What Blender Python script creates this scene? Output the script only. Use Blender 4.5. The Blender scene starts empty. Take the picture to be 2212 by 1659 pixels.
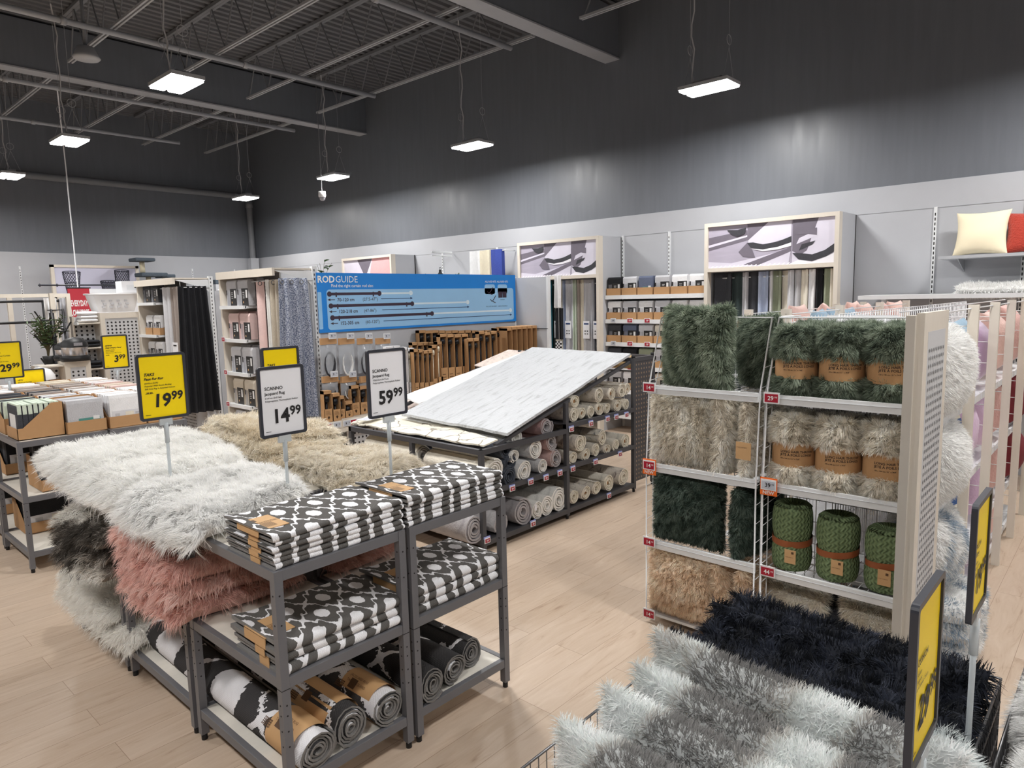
import bpy, math, random
import numpy as np
from mathutils import Vector, Matrix
R0 = random.Random(5)
rng = np.random.default_rng(7)
SC = bpy.context.scene
COL = SC.collection
PI = math.pi

# ---------------------------------------------------------------- camera, world, exposure
CAMH, FPX, YAW, PITCH, ROLL = 1.9, 1492.7, 0.82951, 0.12359, -0.024055
_f = np.array([math.sin(YAW)*math.cos(PITCH), math.cos(YAW)*math.cos(PITCH), -math.sin(PITCH)])
_r = np.array([math.cos(YAW), -math.sin(YAW), 0.0]); _u = np.cross(_r, _f)
_r2 = _r*math.cos(ROLL)+_u*math.sin(ROLL); _u2 = -_r*math.sin(ROLL)+_u*math.cos(ROLL)
cd = bpy.data.cameras.new('camera'); cam = bpy.data.objects.new('camera', cd); COL.objects.link(cam)
cd.sensor_fit = 'HORIZONTAL'; cd.sensor_width = 36.0; cd.lens = FPX/2212*36.0; cd.clip_start = 0.05; cd.clip_end = 100
cam.matrix_world = Matrix(((_r2[0], _u2[0], -_f[0], 0), (_r2[1], _u2[1], -_f[1], 0), (_r2[2], _u2[2], -_f[2], CAMH), (0, 0, 0, 1)))
SC.camera = cam
SC.view_settings.view_transform = 'Standard'
SC.view_settings.look = 'None'
SC.view_settings.gamma = 1.0
SC.view_settings.use_curve_mapping = False
SC.view_settings.exposure = 0.5
LAMP_W = 46.0
world = bpy.data.worlds.new('world'); SC.world = world; world.use_nodes = True
world.node_tree.nodes['Background'].inputs[0].default_value = (0.75, 0.82, 0.95, 1)
world.node_tree.nodes['Background'].inputs[1].default_value = 0.10
SC.cycles.max_bounces = 8
SC.cycles.diffuse_bounces = 5
SC.cycles.glossy_bounces = 2
SC.cycles.transmission_bounces = 4
SC.cycles.transparent_max_bounces = 6

def ray(px, py):
    return _r2*((px-1106)/FPX) - _u2*((py-829.5)/FPX) + _f
def az(px, py, z):
    d = ray(px, py); t = (z-CAMH)/d[2]; return Vector(d*t+np.array([0, 0, CAMH]))
def ax(px, py, x):
    d = ray(px, py); t = x/d[0]; return Vector(d*t+np.array([0, 0, CAMH]))
def ay(px, py, y):
    d = ray(px, py); t = y/d[1]; return Vector(d*t+np.array([0, 0, CAMH]))

# ---------------------------------------------------------------- mesh builder
BOXF = np.array([(0, 3, 2, 1), (4, 5, 6, 7), (0, 1, 5, 4), (1, 2, 6, 5), (2, 3, 7, 6), (3, 0, 4, 7)])
class MB:
    def __init__(s):
        s.B = []; s.n = 0; s.mats = []; s.hascol = False
    def mi(s, m):
        if m not in s.mats: s.mats.append(m)
        return s.mats.index(m)
    def add(s, V, F, m, smooth=False, uv=None, col=None, nrm=None):
        V = np.asarray(V, float).reshape(-1, 3); F = np.asarray(F, int)
        if col is not None: s.hascol = True
        s.B.append((V, F+s.n, s.mi(m), smooth, uv, col, nrm)); s.n += len(V); return s
    def box(s, x0, y0, z0, x1, y1, z1, m):
        V = [(x0, y0, z0), (x1, y0, z0), (x1, y1, z0), (x0, y1, z0), (x0, y0, z1), (x1, y0, z1), (x1, y1, z1), (x0, y1, z1)]
        return s.add(V, BOXF, m)
    def obox(s, c, ax_, ay_, az_, m):
        # oriented box: centre and three half-axis vectors
        c = np.array(c, float); a, b, d = (np.array(q, float) for q in (ax_, ay_, az_))
        V = [c-a-b-d, c+a-b-d, c+a+b-d, c-a+b-d, c-a-b+d, c+a-b+d, c+a+b+d, c-a+b+d]
        return s.add(V, BOXF, m)
    def quad(s, a, b, c, d, m, uv=None):
        return s.add([a, b, c, d], [(0, 1, 2, 3)], m, uv=None if uv is None else np.array([uv], float))
    def prism(s, pts, z0, z1, m, axis='z'):
        # polygon in 2D extruded along an axis
        n = len(pts)
        def mk(p, z):
            return (p[0], p[1], z) if axis == 'z' else ((p[0], z, p[1]) if axis == 'y' else (z, p[0], p[1]))
        V = [mk(p, z0) for p in pts]+[mk(p, z1) for p in pts]
        s.add(V, [(i, (i+1) % n, (i+1) % n+n, i+n) for i in range(n)], m)
        s.B.append((np.zeros((0, 3)), np.array([[s.n-2*n+i for i in range(n)]]), s.mi(m), False, None, None))
        s.B.append((np.zeros((0, 3)), np.array([[s.n-n+i for i in range(n)][::-1]]), s.mi(m), False, None, None))
        return s
    def grid(s, P, m, cu=False, cv=False, smooth=True, uv=None, col=None):
        P = np.asarray(P, float); a, b = P.shape[:2]
        I, J = np.meshgrid(np.arange(a if cu else a-1), np.arange(b if cv else b-1), indexing='ij')
        I = I.ravel(); J = J.ravel(); I2 = (I+1) % a; J2 = (J+1) % b
        F = np.stack([I*b+J, I2*b+J, I2*b+J2, I*b+J2], 1)
        u = None
        if uv is not None:
            uv = np.asarray(uv, float).reshape(-1, 2); u = uv[F]
        return s.add(P.reshape(-1, 3), F, m, smooth, u, col)
    def cyl(s, p0, p1, r, m, seg=10, r1=None, caps=True, smooth=True):
        p0 = np.array(p0, float); p1 = np.array(p1, float); d = p1-p0; d /= np.linalg.norm(d)+1e-12
        h = np.array([0, 0, 1.0]) if abs(d[2]) < .9 else np.array([1.0, 0, 0])
        a = np.cross(d, h); a /= np.linalg.norm(a); b = np.cross(d, a)
        t = np.linspace(0, 2*PI, seg, endpoint=False); c = np.outer(np.cos(t), a)+np.outer(np.sin(t), b)
        r1 = r if r1 is None else r1
        V = np.concatenate([p0+c*r, p1+c*r1]); i = np.arange(seg); j = (i+1) % seg
        s.add(V, np.stack([i, j, j+seg, i+seg], 1), m, smooth)
        if caps:
            s.B.append((np.zeros((0, 3)), np.array([s.n-2*seg+i[::-1]]), s.mi(m), False, None, None))
            s.B.append((np.zeros((0, 3)), np.array([s.n-seg+i]), s.mi(m), False, None, None))
        return s
    def tube(s, pts, r, m, seg=6, closed=False):
        P = np.array(pts, float); n = len(P); rings = []; prev = None
        for i in range(n):
            a = P[(i-1) % n] if (closed or i > 0) else P[i]; b = P[(i+1) % n] if (closed or i < n-1) else P[i]
            d = b-a; d /= np.linalg.norm(d)+1e-12
            if prev is None:
                h = np.array([0, 0, 1.0]) if abs(d[2]) < .9 else np.array([1.0, 0, 0]); u = np.cross(d, h)
            else: u = prev-d*np.dot(prev, d)
            u /= np.linalg.norm(u)+1e-12; prev = u; v = np.cross(d, u)
            t = np.linspace(0, 2*PI, seg, endpoint=False)
            rr = r[i] if hasattr(r, '__len__') else r
            rings.append(P[i]+rr*(np.outer(np.cos(t), u)+np.outer(np.sin(t), v)))
        s.grid(np.array(rings), m, cu=closed, cv=True)
        if not closed:
            k = s.n-n*seg
            s.B.append((np.zeros((0, 3)), np.array([[k+i for i in range(seg)][::-1]]), s.mi(m), False, None, None))
            s.B.append((np.zeros((0, 3)), np.array([[s.n-seg+i for i in range(seg)]]), s.mi(m), False, None, None))
        return s
    def rev(s, prof, c, m, seg=20, axis=(0, 0, 1), smooth=True):
        # lathe: profile of (radius, height) about an axis through c
        d = np.array(axis, float); d /= np.linalg.norm(d); h = np.array([0, 0, 1.0]) if abs(d[2]) < .9 else np.array([1.0, 0, 0])
        a = np.cross(d, h); a /= np.linalg.norm(a); b = np.cross(d, a); c = np.array(c, float)
        t = np.linspace(0, 2*PI, seg, endpoint=False); ring = np.outer(np.cos(t), a)+np.outer(np.sin(t), b)
        return s.grid([[c+d*z+q*r for q in ring] for r, z in prof], m, cv=True, smooth=smooth)
    def text(s, txt, size, o, xd, yd, m, bold=0.0, shear=0.0, sx=1.0, align='l', lift=0.0008):
        V, F = text_mesh(txt, bold, shear)
        if len(V) == 0: return s
        xd = np.array(xd, float); yd = np.array(yd, float); nd = np.cross(xd, yd)
        w = V[:, 0].max()*size*sx; off = {'l': 0, 'c': -w/2, 'r': -w}[align]
        P = np.array(o, float)+np.outer(V[:, 0]*size*sx+off, xd)+np.outer(V[:, 1]*size, yd)+nd*lift
        k = s.n; first = True
        for f in F:
            s.B.append((P if first else np.zeros((0, 3)), np.array([f])+k, s.mi(m), False, None, None)); first = False
        s.n += len(P); return s
    def build(s, name, parent=None, loc=None, bevel=0):
        me = bpy.data.meshes.new(name)
        V = np.concatenate([b[0] for b in s.B]) if s.B else np.zeros((0, 3))
        me.vertices.add(len(V)); me.vertices.foreach_set('co', V.astype(np.float32).ravel())
        L = np.concatenate([b[1].ravel() for b in s.B]); cnt = np.concatenate([np.full(len(b[1]), b[1].shape[1]) for b in s.B])
        me.loops.add(len(L)); me.loops.foreach_set('vertex_index', L.astype(np.int32))
        me.polygons.add(len(cnt)); st = np.concatenate([[0], np.cumsum(cnt)[:-1]])
        me.polygons.foreach_set('loop_start', st.astype(np.int32))
        me.polygons.foreach_set('material_index', np.concatenate([np.full(len(b[1]), b[2]) for b in s.B]).astype(np.int32))
        me.polygons.foreach_set('use_smooth', np.concatenate([np.full(len(b[1]), b[3]) for b in s.B]))
        if any(b[4] is not None for b in s.B):
            ul = me.uv_layers.new(name='UVMap')
            U = np.concatenate([(np.zeros((b[1].size, 2)) if b[4] is None else np.asarray(b[4], float).reshape(-1, 2)) for b in s.B])
            ul.data.foreach_set('uv', U.astype(np.float32).ravel())
        if s.hascol:
            at = me.attributes.new('tint', 'FLOAT_COLOR', 'POINT')
            Cc = np.concatenate([(np.ones((len(b[0]), 4)) if b[5] is None else np.concatenate([np.broadcast_to(b[5], (len(b[0]), 3)), np.ones((len(b[0]), 1))], 1)) for b in s.B])
            at.data.foreach_set('color', Cc.astype(np.float32).ravel())
        for m in s.mats: me.materials.append(m)
        me.update(calc_edges=True)
        o = bpy.data.objects.new(name, me); COL.objects.link(o)
        if parent: o.parent = parent
        if loc is not None: o.location = loc
        if bevel:
            b = o.modifiers.new('edge', 'BEVEL'); b.width = bevel; b.segments = 2; b.limit_method = 'ANGLE'
        return o
_TX = {}
def text_mesh(txt, bold, shear):
    k = (txt, bold, shear)
    if k not in _TX:
        c = bpy.data.curves.new('t', 'FONT'); c.body = txt; c.size = 1; c.offset = bold; c.shear = shear; c.resolution_u = 2
        o = bpy.data.objects.new('t', c); me = o.to_mesh()
        V = np.array([v.co[:] for v in me.vertices]) if len(me.vertices) else np.zeros((0, 3))
        F = [list(p.vertices) for p in me.polygons]
        o.to_mesh_clear(); bpy.data.objects.remove(o); bpy.data.curves.remove(c); _TX[k] = (V, F)
    return _TX[k]

# ---------------------------------------------------------------- naming
def tag(o, label=None, cat=None, group=None, kind=None):
    if label: o['label'] = label
    if cat: o['category'] = cat
    if group: o['group'] = group
    if kind: o['kind'] = kind
    return o
def thing(name, label, cat, loc=(0, 0, 0), group=None, rz=0, kind=None):
    o = bpy.data.objects.new(name, None); COL.objects.link(o); o.location = loc; o.rotation_euler = (0, 0, rz)
    o.empty_display_size = .1
    return tag(o, label, cat, group, kind)
def struct(mb, name):
    o = mb.build(name); o['kind'] = 'structure'; return o
KIDS = {}
def dup(root, loc, rz=None, label=None, group=None, rot=None):
    r = root.copy(); COL.objects.link(r); r.location = loc
    if rz is not None: r.rotation_euler = (0, 0, rz)
    if rot is not None: r.rotation_euler = rot
    if label: r['label'] = label
    if group: r['group'] = group
    for ch in [c for c in ALLKIDS(root)]:
        c = ch.copy(); COL.objects.link(c); c.parent = r
        for g in ALLKIDS(ch):
            d = g.copy(); COL.objects.link(d); d.parent = c
    return r
def ALLKIDS(o): return list(o.children)
ORD = ['first', 'second', 'third', 'fourth', 'fifth', 'sixth', 'seventh', 'eighth', 'ninth', 'tenth', 'eleventh', 'twelfth']

# ---------------------------------------------------------------- materials
def s2l(c):
    return tuple((x/12.92 if x <= .04045 else ((x+.055)/1.055)**2.4) for x in (v/255 for v in c))
_M = {}
def mat(name, rgb, rough=.6, metal=0, spec=.4, bump=0, bscale=40, var=0, vscale=6, coat=0, emit=0, alpha=1, trans=0, sheen=0, stretch=None):
    if name in _M: return _M[name]
    m = bpy.data.materials.new(name); m.use_nodes = True; nt = m.node_tree; N = nt.nodes; L = nt.links
    b = N['Principled BSDF']; c = s2l(rgb)+(1,)
    b.inputs['Base Color'].default_value = c; b.inputs['Roughness'].default_value = rough; b.inputs['Metallic'].default_value = metal
    b.inputs['Specular IOR Level'].default_value = spec; b.inputs['Coat Weight'].default_value = coat
    b.inputs['Alpha'].default_value = alpha; b.inputs['Transmission Weight'].default_value = trans
    b.inputs['Sheen Weight'].default_value = sheen
    tc = N.new('ShaderNodeTexCoord'); src = tc.outputs['Object']
    if stretch:
        mp = N.new('ShaderNodeMapping'); mp.inputs['Scale'].default_value = stretch; L.new(src, mp.inputs[0]); src = mp.outputs[0]
    n = N.new('ShaderNodeTexNoise'); n.inputs['Scale'].default_value = vscale; n.inputs['Detail'].default_value = 4; L.new(src, n.inputs['Vector'])
    v = var if var else .03
    mx = N.new('ShaderNodeMix'); mx.data_type = 'RGBA'; mx.inputs[6].default_value = tuple(x*(1-v) for x in c[:3])+(1,); mx.inputs[7].default_value = tuple(min(1, x*(1+v)) for x in c[:3])+(1,)
    L.new(n.outputs['Fac'], mx.inputs[0]); L.new(mx.outputs[2], b.inputs['Base Color'])
    if bump:
        n2 = N.new('ShaderNodeTexNoise'); n2.inputs['Scale'].default_value = bscale; n2.inputs['Detail'].default_value = 3; L.new(src, n2.inputs['Vector'])
        bp = N.new('ShaderNodeBump'); bp.inputs['Strength'].default_value = bump; bp.inputs['Distance'].default_value = .01; L.new(n2.outputs['Fac'], bp.inputs['Height']); L.new(bp.outputs[0], b.inputs['Normal'])
    if emit:
        b.inputs['Emission Color'].default_value = c; b.inputs['Emission Strength'].default_value = emit
    _M[name] = m; return m
def node_mat(name, rough=.6, spec=.3):
    m = bpy.data.materials.new(name); m.use_nodes = True; _M[name] = m
    return m, m.node_tree.nodes, m.node_tree.links, m.node_tree.nodes['Principled BSDF']
def math_n(N, L, op, a, b=None, c=None):
    n = N.new('ShaderNodeMath'); n.operation = op
    for i, q in enumerate((a, b, c)):
        if q is None: continue
        if hasattr(q, 'links'): L.new(q, n.inputs[i])
        else: n.inputs[i].default_value = q
    return n.outputs[0]
def ramp_n(N, L, src, stops, interp='LINEAR'):
    r = N.new('ShaderNodeValToRGB'); r.color_ramp.interpolation = interp
    while len(r.color_ramp.elements) < len(stops): r.color_ramp.elements.new(.5)
    for e, (p, c) in zip(r.color_ramp.elements, stops):
        e.position = p; e.color = s2l(c)+(1,)
    L.new(src, r.inputs[0]); return r.outputs[0]

# fur: strand colour comes from a per-strand attribute
furm, N, L, b = node_mat('fur strands'); b.inputs['Roughness'].default_value = .65; b.inputs['Specular IOR Level'].default_value = .25
a = N.new('ShaderNodeAttribute'); a.attribute_name = 'tint'; L.new(a.outputs['Color'], b.inputs['Base Color'])
tr = N.new('ShaderNodeBsdfTranslucent'); L.new(a.outputs['Color'], tr.inputs[0]); ms = N.new('ShaderNodeMixShader'); ms.inputs[0].default_value = .35
L.new(b.outputs[0], ms.inputs[1]); L.new(tr.outputs[0], ms.inputs[2]); L.new(ms.outputs[0], N['Material Output'].inputs[0])
FURM = furm

GREYST = mat('grey shelf steel', (104, 104, 108), .42, .0, .5, var=.06)
GREYDK = mat('dark display steel', (74, 74, 78), .5, .0, .4)
BLACKP = mat('black plastic', (28, 28, 30), .5)
CREAM = mat('cream laminate board', (222, 217, 207), .55, bump=.1, bscale=30, var=.05, stretch=(1, 12, 1))
BEIGE = mat('beige cabinet laminate', (214, 206, 194), .5, bump=.05, bscale=30, var=.04, stretch=(8, 8, 1))
PANELW = mat('pale grey panel', (184, 186, 191), .55)
PANELG = mat('perforated panel grey', (196, 197, 200), .5)
SHELFW = mat('white shelf metal', (226, 228, 230), .35, spec=.5)
WIREW = mat('white coated wire', (225, 226, 228), .35, spec=.5)
WIREG = mat('grey chrome wire', (120, 120, 122), .3, metal=.6)
KRAFT = mat('kraft card', (183, 142, 100), .8, var=.07, vscale=20)
KRAFTD = mat('kraft card brown side', (150, 113, 76), .8, var=.07)
KRAFTL = mat('kraft label', (197, 158, 113), .7, var=.05)
INK = mat('black print', (30, 28, 30), .6)
INKB = mat('brown print', (88, 62, 40), .6)
WHITE = mat('white print', (240, 240, 240), .5)
YELLOW = mat('yellow price card', (255, 221, 0), .45, spec=.3)
WHITEC = mat('white price card', (236, 236, 240), .45, spec=.3)
FRAMED = mat('dark sign frame', (52, 54, 62), .4)
CLEAR = mat('clear plastic tube', (205, 212, 216), .15, spec=.6, alpha=.75)
PACKB = mat('black packaging', (36, 34, 34), .45)
REDT = mat('red price tag', (165, 24, 48), .45)
ORANGE = mat('orange tag', (236, 112, 40), .5)
BLUET = mat('pale blue tag holder', (150, 158, 214), .5)
HOLE = mat('dark hole', (40, 38, 38), .9)
LEATHER = mat('tan leather strap', (150, 84, 48), .5, bump=.1)

# ---------------------------------------------------------------- the room
XW, YW, ZW = 8.495, 16.17, 3.011
CE = 5.95
floorm, N, L, b = node_mat('light oak planks')
tc = N.new('ShaderNodeTexCoord')
br = N.new('ShaderNodeTexBrick'); br.offset = .37; br.inputs['Scale'].default_value = 1; br.inputs['Brick Width'].default_value = 1.4; br.inputs['Row Height'].default_value = .19
br.inputs['Mortar Size'].default_value = .0012; br.inputs['Color1'].default_value = (0.1, .1, .1, 1); br.inputs['Color2'].default_value = (.9, .9, .9, 1); br.inputs['Mortar'].default_value = (.5, .5, .5, 1)
L.new(tc.outputs['Object'], br.inputs[0])
# per plank shift of the grain
sp = N.new('ShaderNodeSeparateColor'); L.new(br.outputs['Color'], sp.inputs[0])
cm = N.new('ShaderNodeCombineXYZ'); L.new(math_n(N, L, 'MULTIPLY', sp.outputs[0], 7.3), cm.inputs[0]); L.new(math_n(N, L, 'MULTIPLY', sp.outputs[0], 3.1), cm.inputs[1])
va = N.new('ShaderNodeVectorMath'); L.new(tc.outputs['Object'], va.inputs[0]); L.new(cm.outputs[0], va.inputs[1])
mp = N.new('ShaderNodeMapping'); mp.inputs['Scale'].default_value = (1.3, 9, 1); L.new(va.outputs[0], mp.inputs[0])
n1 = N.new('ShaderNodeTexNoise'); n1.inputs['Scale'].default_value = 2.2; n1.inputs['Detail'].default_value = 7; n1.inputs['Roughness'].default_value = .62; n1.inputs['Distortion'].default_value = 1.1; L.new(mp.outputs[0], n1.inputs['Vector'])
wood = ramp_n(N, L, n1.outputs['Fac'], [(.2, (150, 125, 104)), (.33, (186, 163, 142)), (.42, (200, 179, 158)), (.7, (210, 191, 172))])
mx = N.new('ShaderNodeMix'); mx.data_type = 'RGBA'; mx.blend_type = 'MULTIPLY'; L.new(wood, mx.inputs[6]); mx.inputs[0].default_value = 1
pl = ramp_n(N, L, sp.outputs[0], [(0, (236, 234, 232)), (1, (255, 255, 255))]); L.new(pl, mx.inputs[7])
mx2 = N.new('ShaderNodeMix'); mx2.data_type = 'RGBA'; L.new(br.outputs['Fac'], mx2.inputs[0]); L.new(mx.outputs[2], mx2.inputs[6]); mx2.inputs[7].default_value = s2l((150, 126, 106))+(1,)
L.new(mx2.outputs[2], b.inputs['Base Color']); b.inputs['Roughness'].default_value = .42; b.inputs['Specular IOR Level'].default_value = .35
bp = N.new('ShaderNodeBump'); bp.inputs['Strength'].default_value = .08; bp.inputs['Distance'].default_value = .004; L.new(n1.outputs['Fac'], bp.inputs['Height']); L.new(bp.outputs[0], b.inputs['Normal'])

darkm, N, L, b = node_mat('dark grey wall paint')
tc = N.new('ShaderNodeTexCoord'); mp = N.new('ShaderNodeMapping'); mp.inputs['Scale'].default_value = (3, 3, .3); L.new(tc.outputs['Object'], mp.inputs[0])
n1 = N.new('ShaderNodeTexNoise'); n1.inputs['Scale'].default_value = 5; n1.inputs['Detail'].default_value = 5; L.new(mp.outputs[0], n1.inputs['Vector'])
L.new(ramp_n(N, L, n1.outputs['Fac'], [(.3, (106, 110, 117)), (.7, (112, 116, 123))]), b.inputs['Base Color'])
L.new(ramp_n(N, L, n1.outputs['Fac'], [(.35, (166, 166, 166)), (.6, (180, 180, 180))]), b.inputs['Roughness'])
b.inputs['Specular IOR Level'].default_value = .5
bp = N.new('ShaderNodeBump'); bp.inputs['Strength'].default_value = .12; bp.inputs['Distance'].default_value = .004; L.new(n1.outputs['Fac'], bp.inputs['Height']); L.new(bp.outputs[0], b.inputs['Normal'])
DARKM = darkm
CEILM = mat('grey painted roof deck', (100, 101, 104), .7, var=.12, vscale=3)
STEELC = mat('grey painted roof steel', (120, 122, 126), .55, var=.08)
STEELL = mat('light grey roof steel', (165, 167, 171), .5, var=.08)
BANDM = mat('pale grey wall board', (180, 182, 187), .5)

struct(MB().box(-7, -6, -.05, XW, YW, 0, floorm), 'floor')
w = MB(); w.box(XW, -6, 0, XW+.1, YW+.1, CE, DARKM); w.box(XW-.02, -6, 0, XW, YW, ZW, BANDM)
w.box(XW-.024, -6, 2.73, XW-.019, YW, 2.734, mat('panel seam', (150, 152, 156), .6)); struct(w, 'wall_right')
w = MB(); w.box(-7, YW, 0, XW, YW+.1, CE, DARKM); w.box(-7, YW-.02, 0, XW-.02, YW, ZW, BANDM); struct(w, 'wall_back')
struct(MB().box(-7.1, -6, 0, -7, YW+.1, CE, DARKM), 'wall_left')
struct(MB().box(-7.1, -6.1, 0, XW+.1, -6, CE, DARKM), 'wall_front')
# corrugated deck, ribs along X
ys = []; y = -6
prof = []
while y < YW:
    prof += [(y, CE), (y+.045, CE), (y+.06, CE-.038), (y+.125, CE-.038), (y+.15, CE)]; y += .15
G = np.array([[(x, p[0], p[1]) for p in prof] for x in (-7, XW)])
struct(MB().grid(G, CEILM, smooth=False), 'ceiling')
# girders along X
for i, yb in enumerate((11.46, 5.61, -.3)):
    g = MB(); g.box(-7, yb, 5.145, XW, yb+.24, 5.165, STEELL); g.box(-7, yb+.11, 5.16, XW, yb+.125, 5.84, DARKM); g.box(-7, yb, 5.84, XW, yb+.24, 5.86, STEELC)
    g.box(-7, yb+.015, 5.165, XW, yb+.03, 5.8, DARKM)
    struct(g, 'beam_%d' % (i+1))
# open web joists along Y
jn = 0
for xj in (7.24, 5.93, 4.64, 3.35, 2.05, .75, -.6, -2.0, -3.5):
    for (y0, y1) in ((11.7, 16.0), (5.85, 11.44), (-.1, 5.59)):
        jn += 1; g = MB()
        for dx in (-.032, .012):
            g.box(xj+dx, y0+.25, 5.262, xj+dx+.022, y1-.25, 5.292, STEELL)
            g.box(xj+dx-.01, y0, 5.86, xj+dx+.03, y1, 5.905, STEELC)
        n = 8; ys = np.linspace(y0+.3, y1-.3, n+1)
        for k in range(n):
            m_ = (ys[k]+ys[k+1])/2
            g.cyl((xj, ys[k], 5.28), (xj, m_, 5.87), .011, STEELC, 5, caps=False); g.cyl((xj, m_, 5.87), (xj, ys[k+1], 5.28), .011, STEELC, 5, caps=False)
        o = struct(g, 'trim_%d' % jn)
# bridging channels and pipes along X
def pipe(p0, p1, r, name='ceiling_pipe', lab='', m=STEELL, grp=None, cp=True):
    g = MB(); g.cyl(p0, p1, r, m, 10)
    if cp:
        L_ = np.array(p1)-np.array(p0); k = int(np.linalg.norm(L_)/2.5)
        for i in range(1, k+1):
            c = np.array(p0)+L_*i/(k+1); u = L_/np.linalg.norm(L_)
            g.cyl(c-u*.03, c+u*.03, r*1.35, m, 10)
    return tag(g.build(name), lab, 'pipe', grp)
pa = az(0, 12, 5.2); pb = az(740, 190, 5.2)
pipe((-6, pa.y, 5.2), (7.2, pa.y, 5.2), .035, lab='grey sprinkler pipe crossing under the joists above the nearer left lamp')
pc = az(821, 0, 5.2); pipe((-6, pc.y, 5.2), (7.2, pc.y, 5.2), .035, lab='grey sprinkler pipe ending by the joist above the middle wall-side lamp')
pd = az(0, 169, 5.0); pipe((-6, pd.y, 5.0), (7.0, pd.y, 5.0), .03, lab='grey sprinkler pipe just beyond the far girder')
pe = az(0, 253, 5.0); pipe((-6, pe.y, 5.0), (5.9, pe.y, 5.0), .03, lab='grey sprinkler pipe closest to the back wall')
pp = thing('drain_pipe', 'dark grey drain pipe running along the back wall and down by the corner', 'pipe', (8.3, 16.0, 0))
g = MB(); g.tube([(-9+.0, -.05, 4.47), (-.15, -.05, 4.44), (-.03, -.05, 4.4), (0, -.05, 4.28), (0, -.05, 0)], .07, STEELC, 12)
g.build('pipe_run', pp)
g = MB(); g.cyl((0, -.05, 4.18), (0, -.05, 4.32), .085, STEELC, 12); g.build('coupling', pp)
g = MB(); g.box(-.1, -.14, 0, .1, .02, 3.0, BANDM); g.build('boxed_cover', pp)

# ---------------------------------------------------------------- lamps on the ceiling grid
LENS = mat('lit lamp lens', (255, 253, 250), .5, emit=14); LENS.cycles.emission_sampling = 'NONE'
HOUS = mat('lamp housing', (170, 172, 176), .4)
CORD = mat('pale lamp cord', (190, 190, 192), .6)
def make_lamp():
    t = thing('pendant_lamp', 'x', 'ceiling lamp')
    g = MB(); g.box(-.16, -.28, .0, .16, .28, .035, HOUS); g.box(-.06, -.16, .035, .06, .16, .085, HOUS); g.build('housing', t)
    for sx in (-1, 1):
        g = MB(); c = sx*.085
        g.prism([(c-.06, -.27), (c+.06, -.27), (c+.07, -.25), (c+.07, .25), (c+.06, .27), (c-.06, .27), (c-.07, .25), (c-.07, -.25)], -.018, .0, LENS); g.build('lens', t)
    g = MB(); P = [(.02+.03*math.sin(k*.9)*(k % 3 == 1), .2+.02*math.sin(k*1.7), .05+k*.13) for k in range(14)]; g.tube(P, .008, CORD, 5); g.build('power_cord', t)
    for sy in (-1, 1):
        g = MB(); g.tube([(-.12, sy*.22, .03), (0, sy*.22, .36), (0, sy*.22, 1.85)], .0022, STEELL, 4); g.tube([(.12, sy*.22, .03), (0, sy*.22, .36)], .0022, STEELL, 4)
        g.tube([(.05*math.cos(a), sy*.22, .43+.05*math.sin(a)) for a in np.linspace(0, 2*PI, 14)[:-1]], .004, STEELL, 4, closed=True); g.build('hanger_wire', t)
    ld = bpy.data.lights.new('lamp_light', 'AREA'); ld.shape = 'RECTANGLE'; ld.size = .28; ld.size_y = .5; ld.energy = LAMP_W; ld.color = (1, .98, .955); ld.spread = math.radians(176)
    lo = bpy.data.objects.new('lamp_light', ld); COL.objects.link(lo); lo.parent = t; lo.location = (0, 0, -.03)
    return t
lampspec = [((7.1, 3.57), 'ceiling lamp nearest the camera along the dark right wall'), ((7.17, 7.22), 'wall-side ceiling lamp above the rod guide sign, second in its row'),
            ((7.09, 10.59), 'wall-side ceiling lamp right above the white dome camera'), ((7.09, 13.76), 'wall-side ceiling lamp furthest back near the drain pipe corner'),
            ((3.05, 7.14), 'largest ceiling lamp in front of the far girder, showing two lit lenses'), ((3.04, 10.47), 'ceiling lamp hanging over the hanging red banner cord'),
            ((3.08, 13.75), 'ceiling lamp furthest back at the left edge of the view'),
            ((7.1, .1), None), ((3.05, 3.6), None), ((3.05, .1), None), ((-1, 3.6), None), ((-1, 7.1), None), ((-1, 10.5), None), ((-1, .1), None), ((-1, 13.8), None), ((3.05, -3.4), None), ((-1, -3.4), None), ((7.1, -3.4), None)]
lamp0 = None
for (lx, ly), lb in lampspec:
    lb = lb or 'ceiling lamp on the same grid outside the view'
    if lamp0 is None: lamp0 = make_lamp(); t = lamp0; t.location = (lx, ly, 4.06); t['label'] = lb; t['group'] = 'hanging lamps'
    else: t = dup(lamp0, (lx, ly, 4.06), label=lb)

t = thing('security_camera', 'white dome security camera hanging from a thin rod before the right wall', 'camera', (5.28+1.6, 8.16+2.4, 3.1))
p_ = ay(696, 424, 10.6); t.location = p_
g = MB(); g.rev([(0, .08), (.06, .08), (.062, .0), (.055, -.02)], (0, 0, 0), WHITE, 18); g.build('housing', t)
g = MB(); g.rev([(.05, -.02), (.045, -.055), (.025, -.075), (0, -.08)], (0, 0, 0), mat('smoked dome', (160, 160, 165), .2), 16); g.build('dome', t)
g = MB(); g.cyl((0, 0, .08), (0, 0, CE-p_.z), .006, STEELC, 5); g.build('mounting_rod', t)
p_ = az(187, 125, 4.85)
t = thing('ceiling_speaker', 'round pale ceiling speaker hanging before the far girder', 'speaker', p_)
g = MB(); g.rev([(0, -.02), (.13, -.02), (.15, 0), (.13, .03), (.09, .12), (0, .13)], (0, 0, 0), STEELL, 22); g.build('grille', t)
g = MB(); g.cyl((0, 0, .12), (0, 0, 1.0), .02, STEELC, 8); g.build('stem', t)

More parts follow.
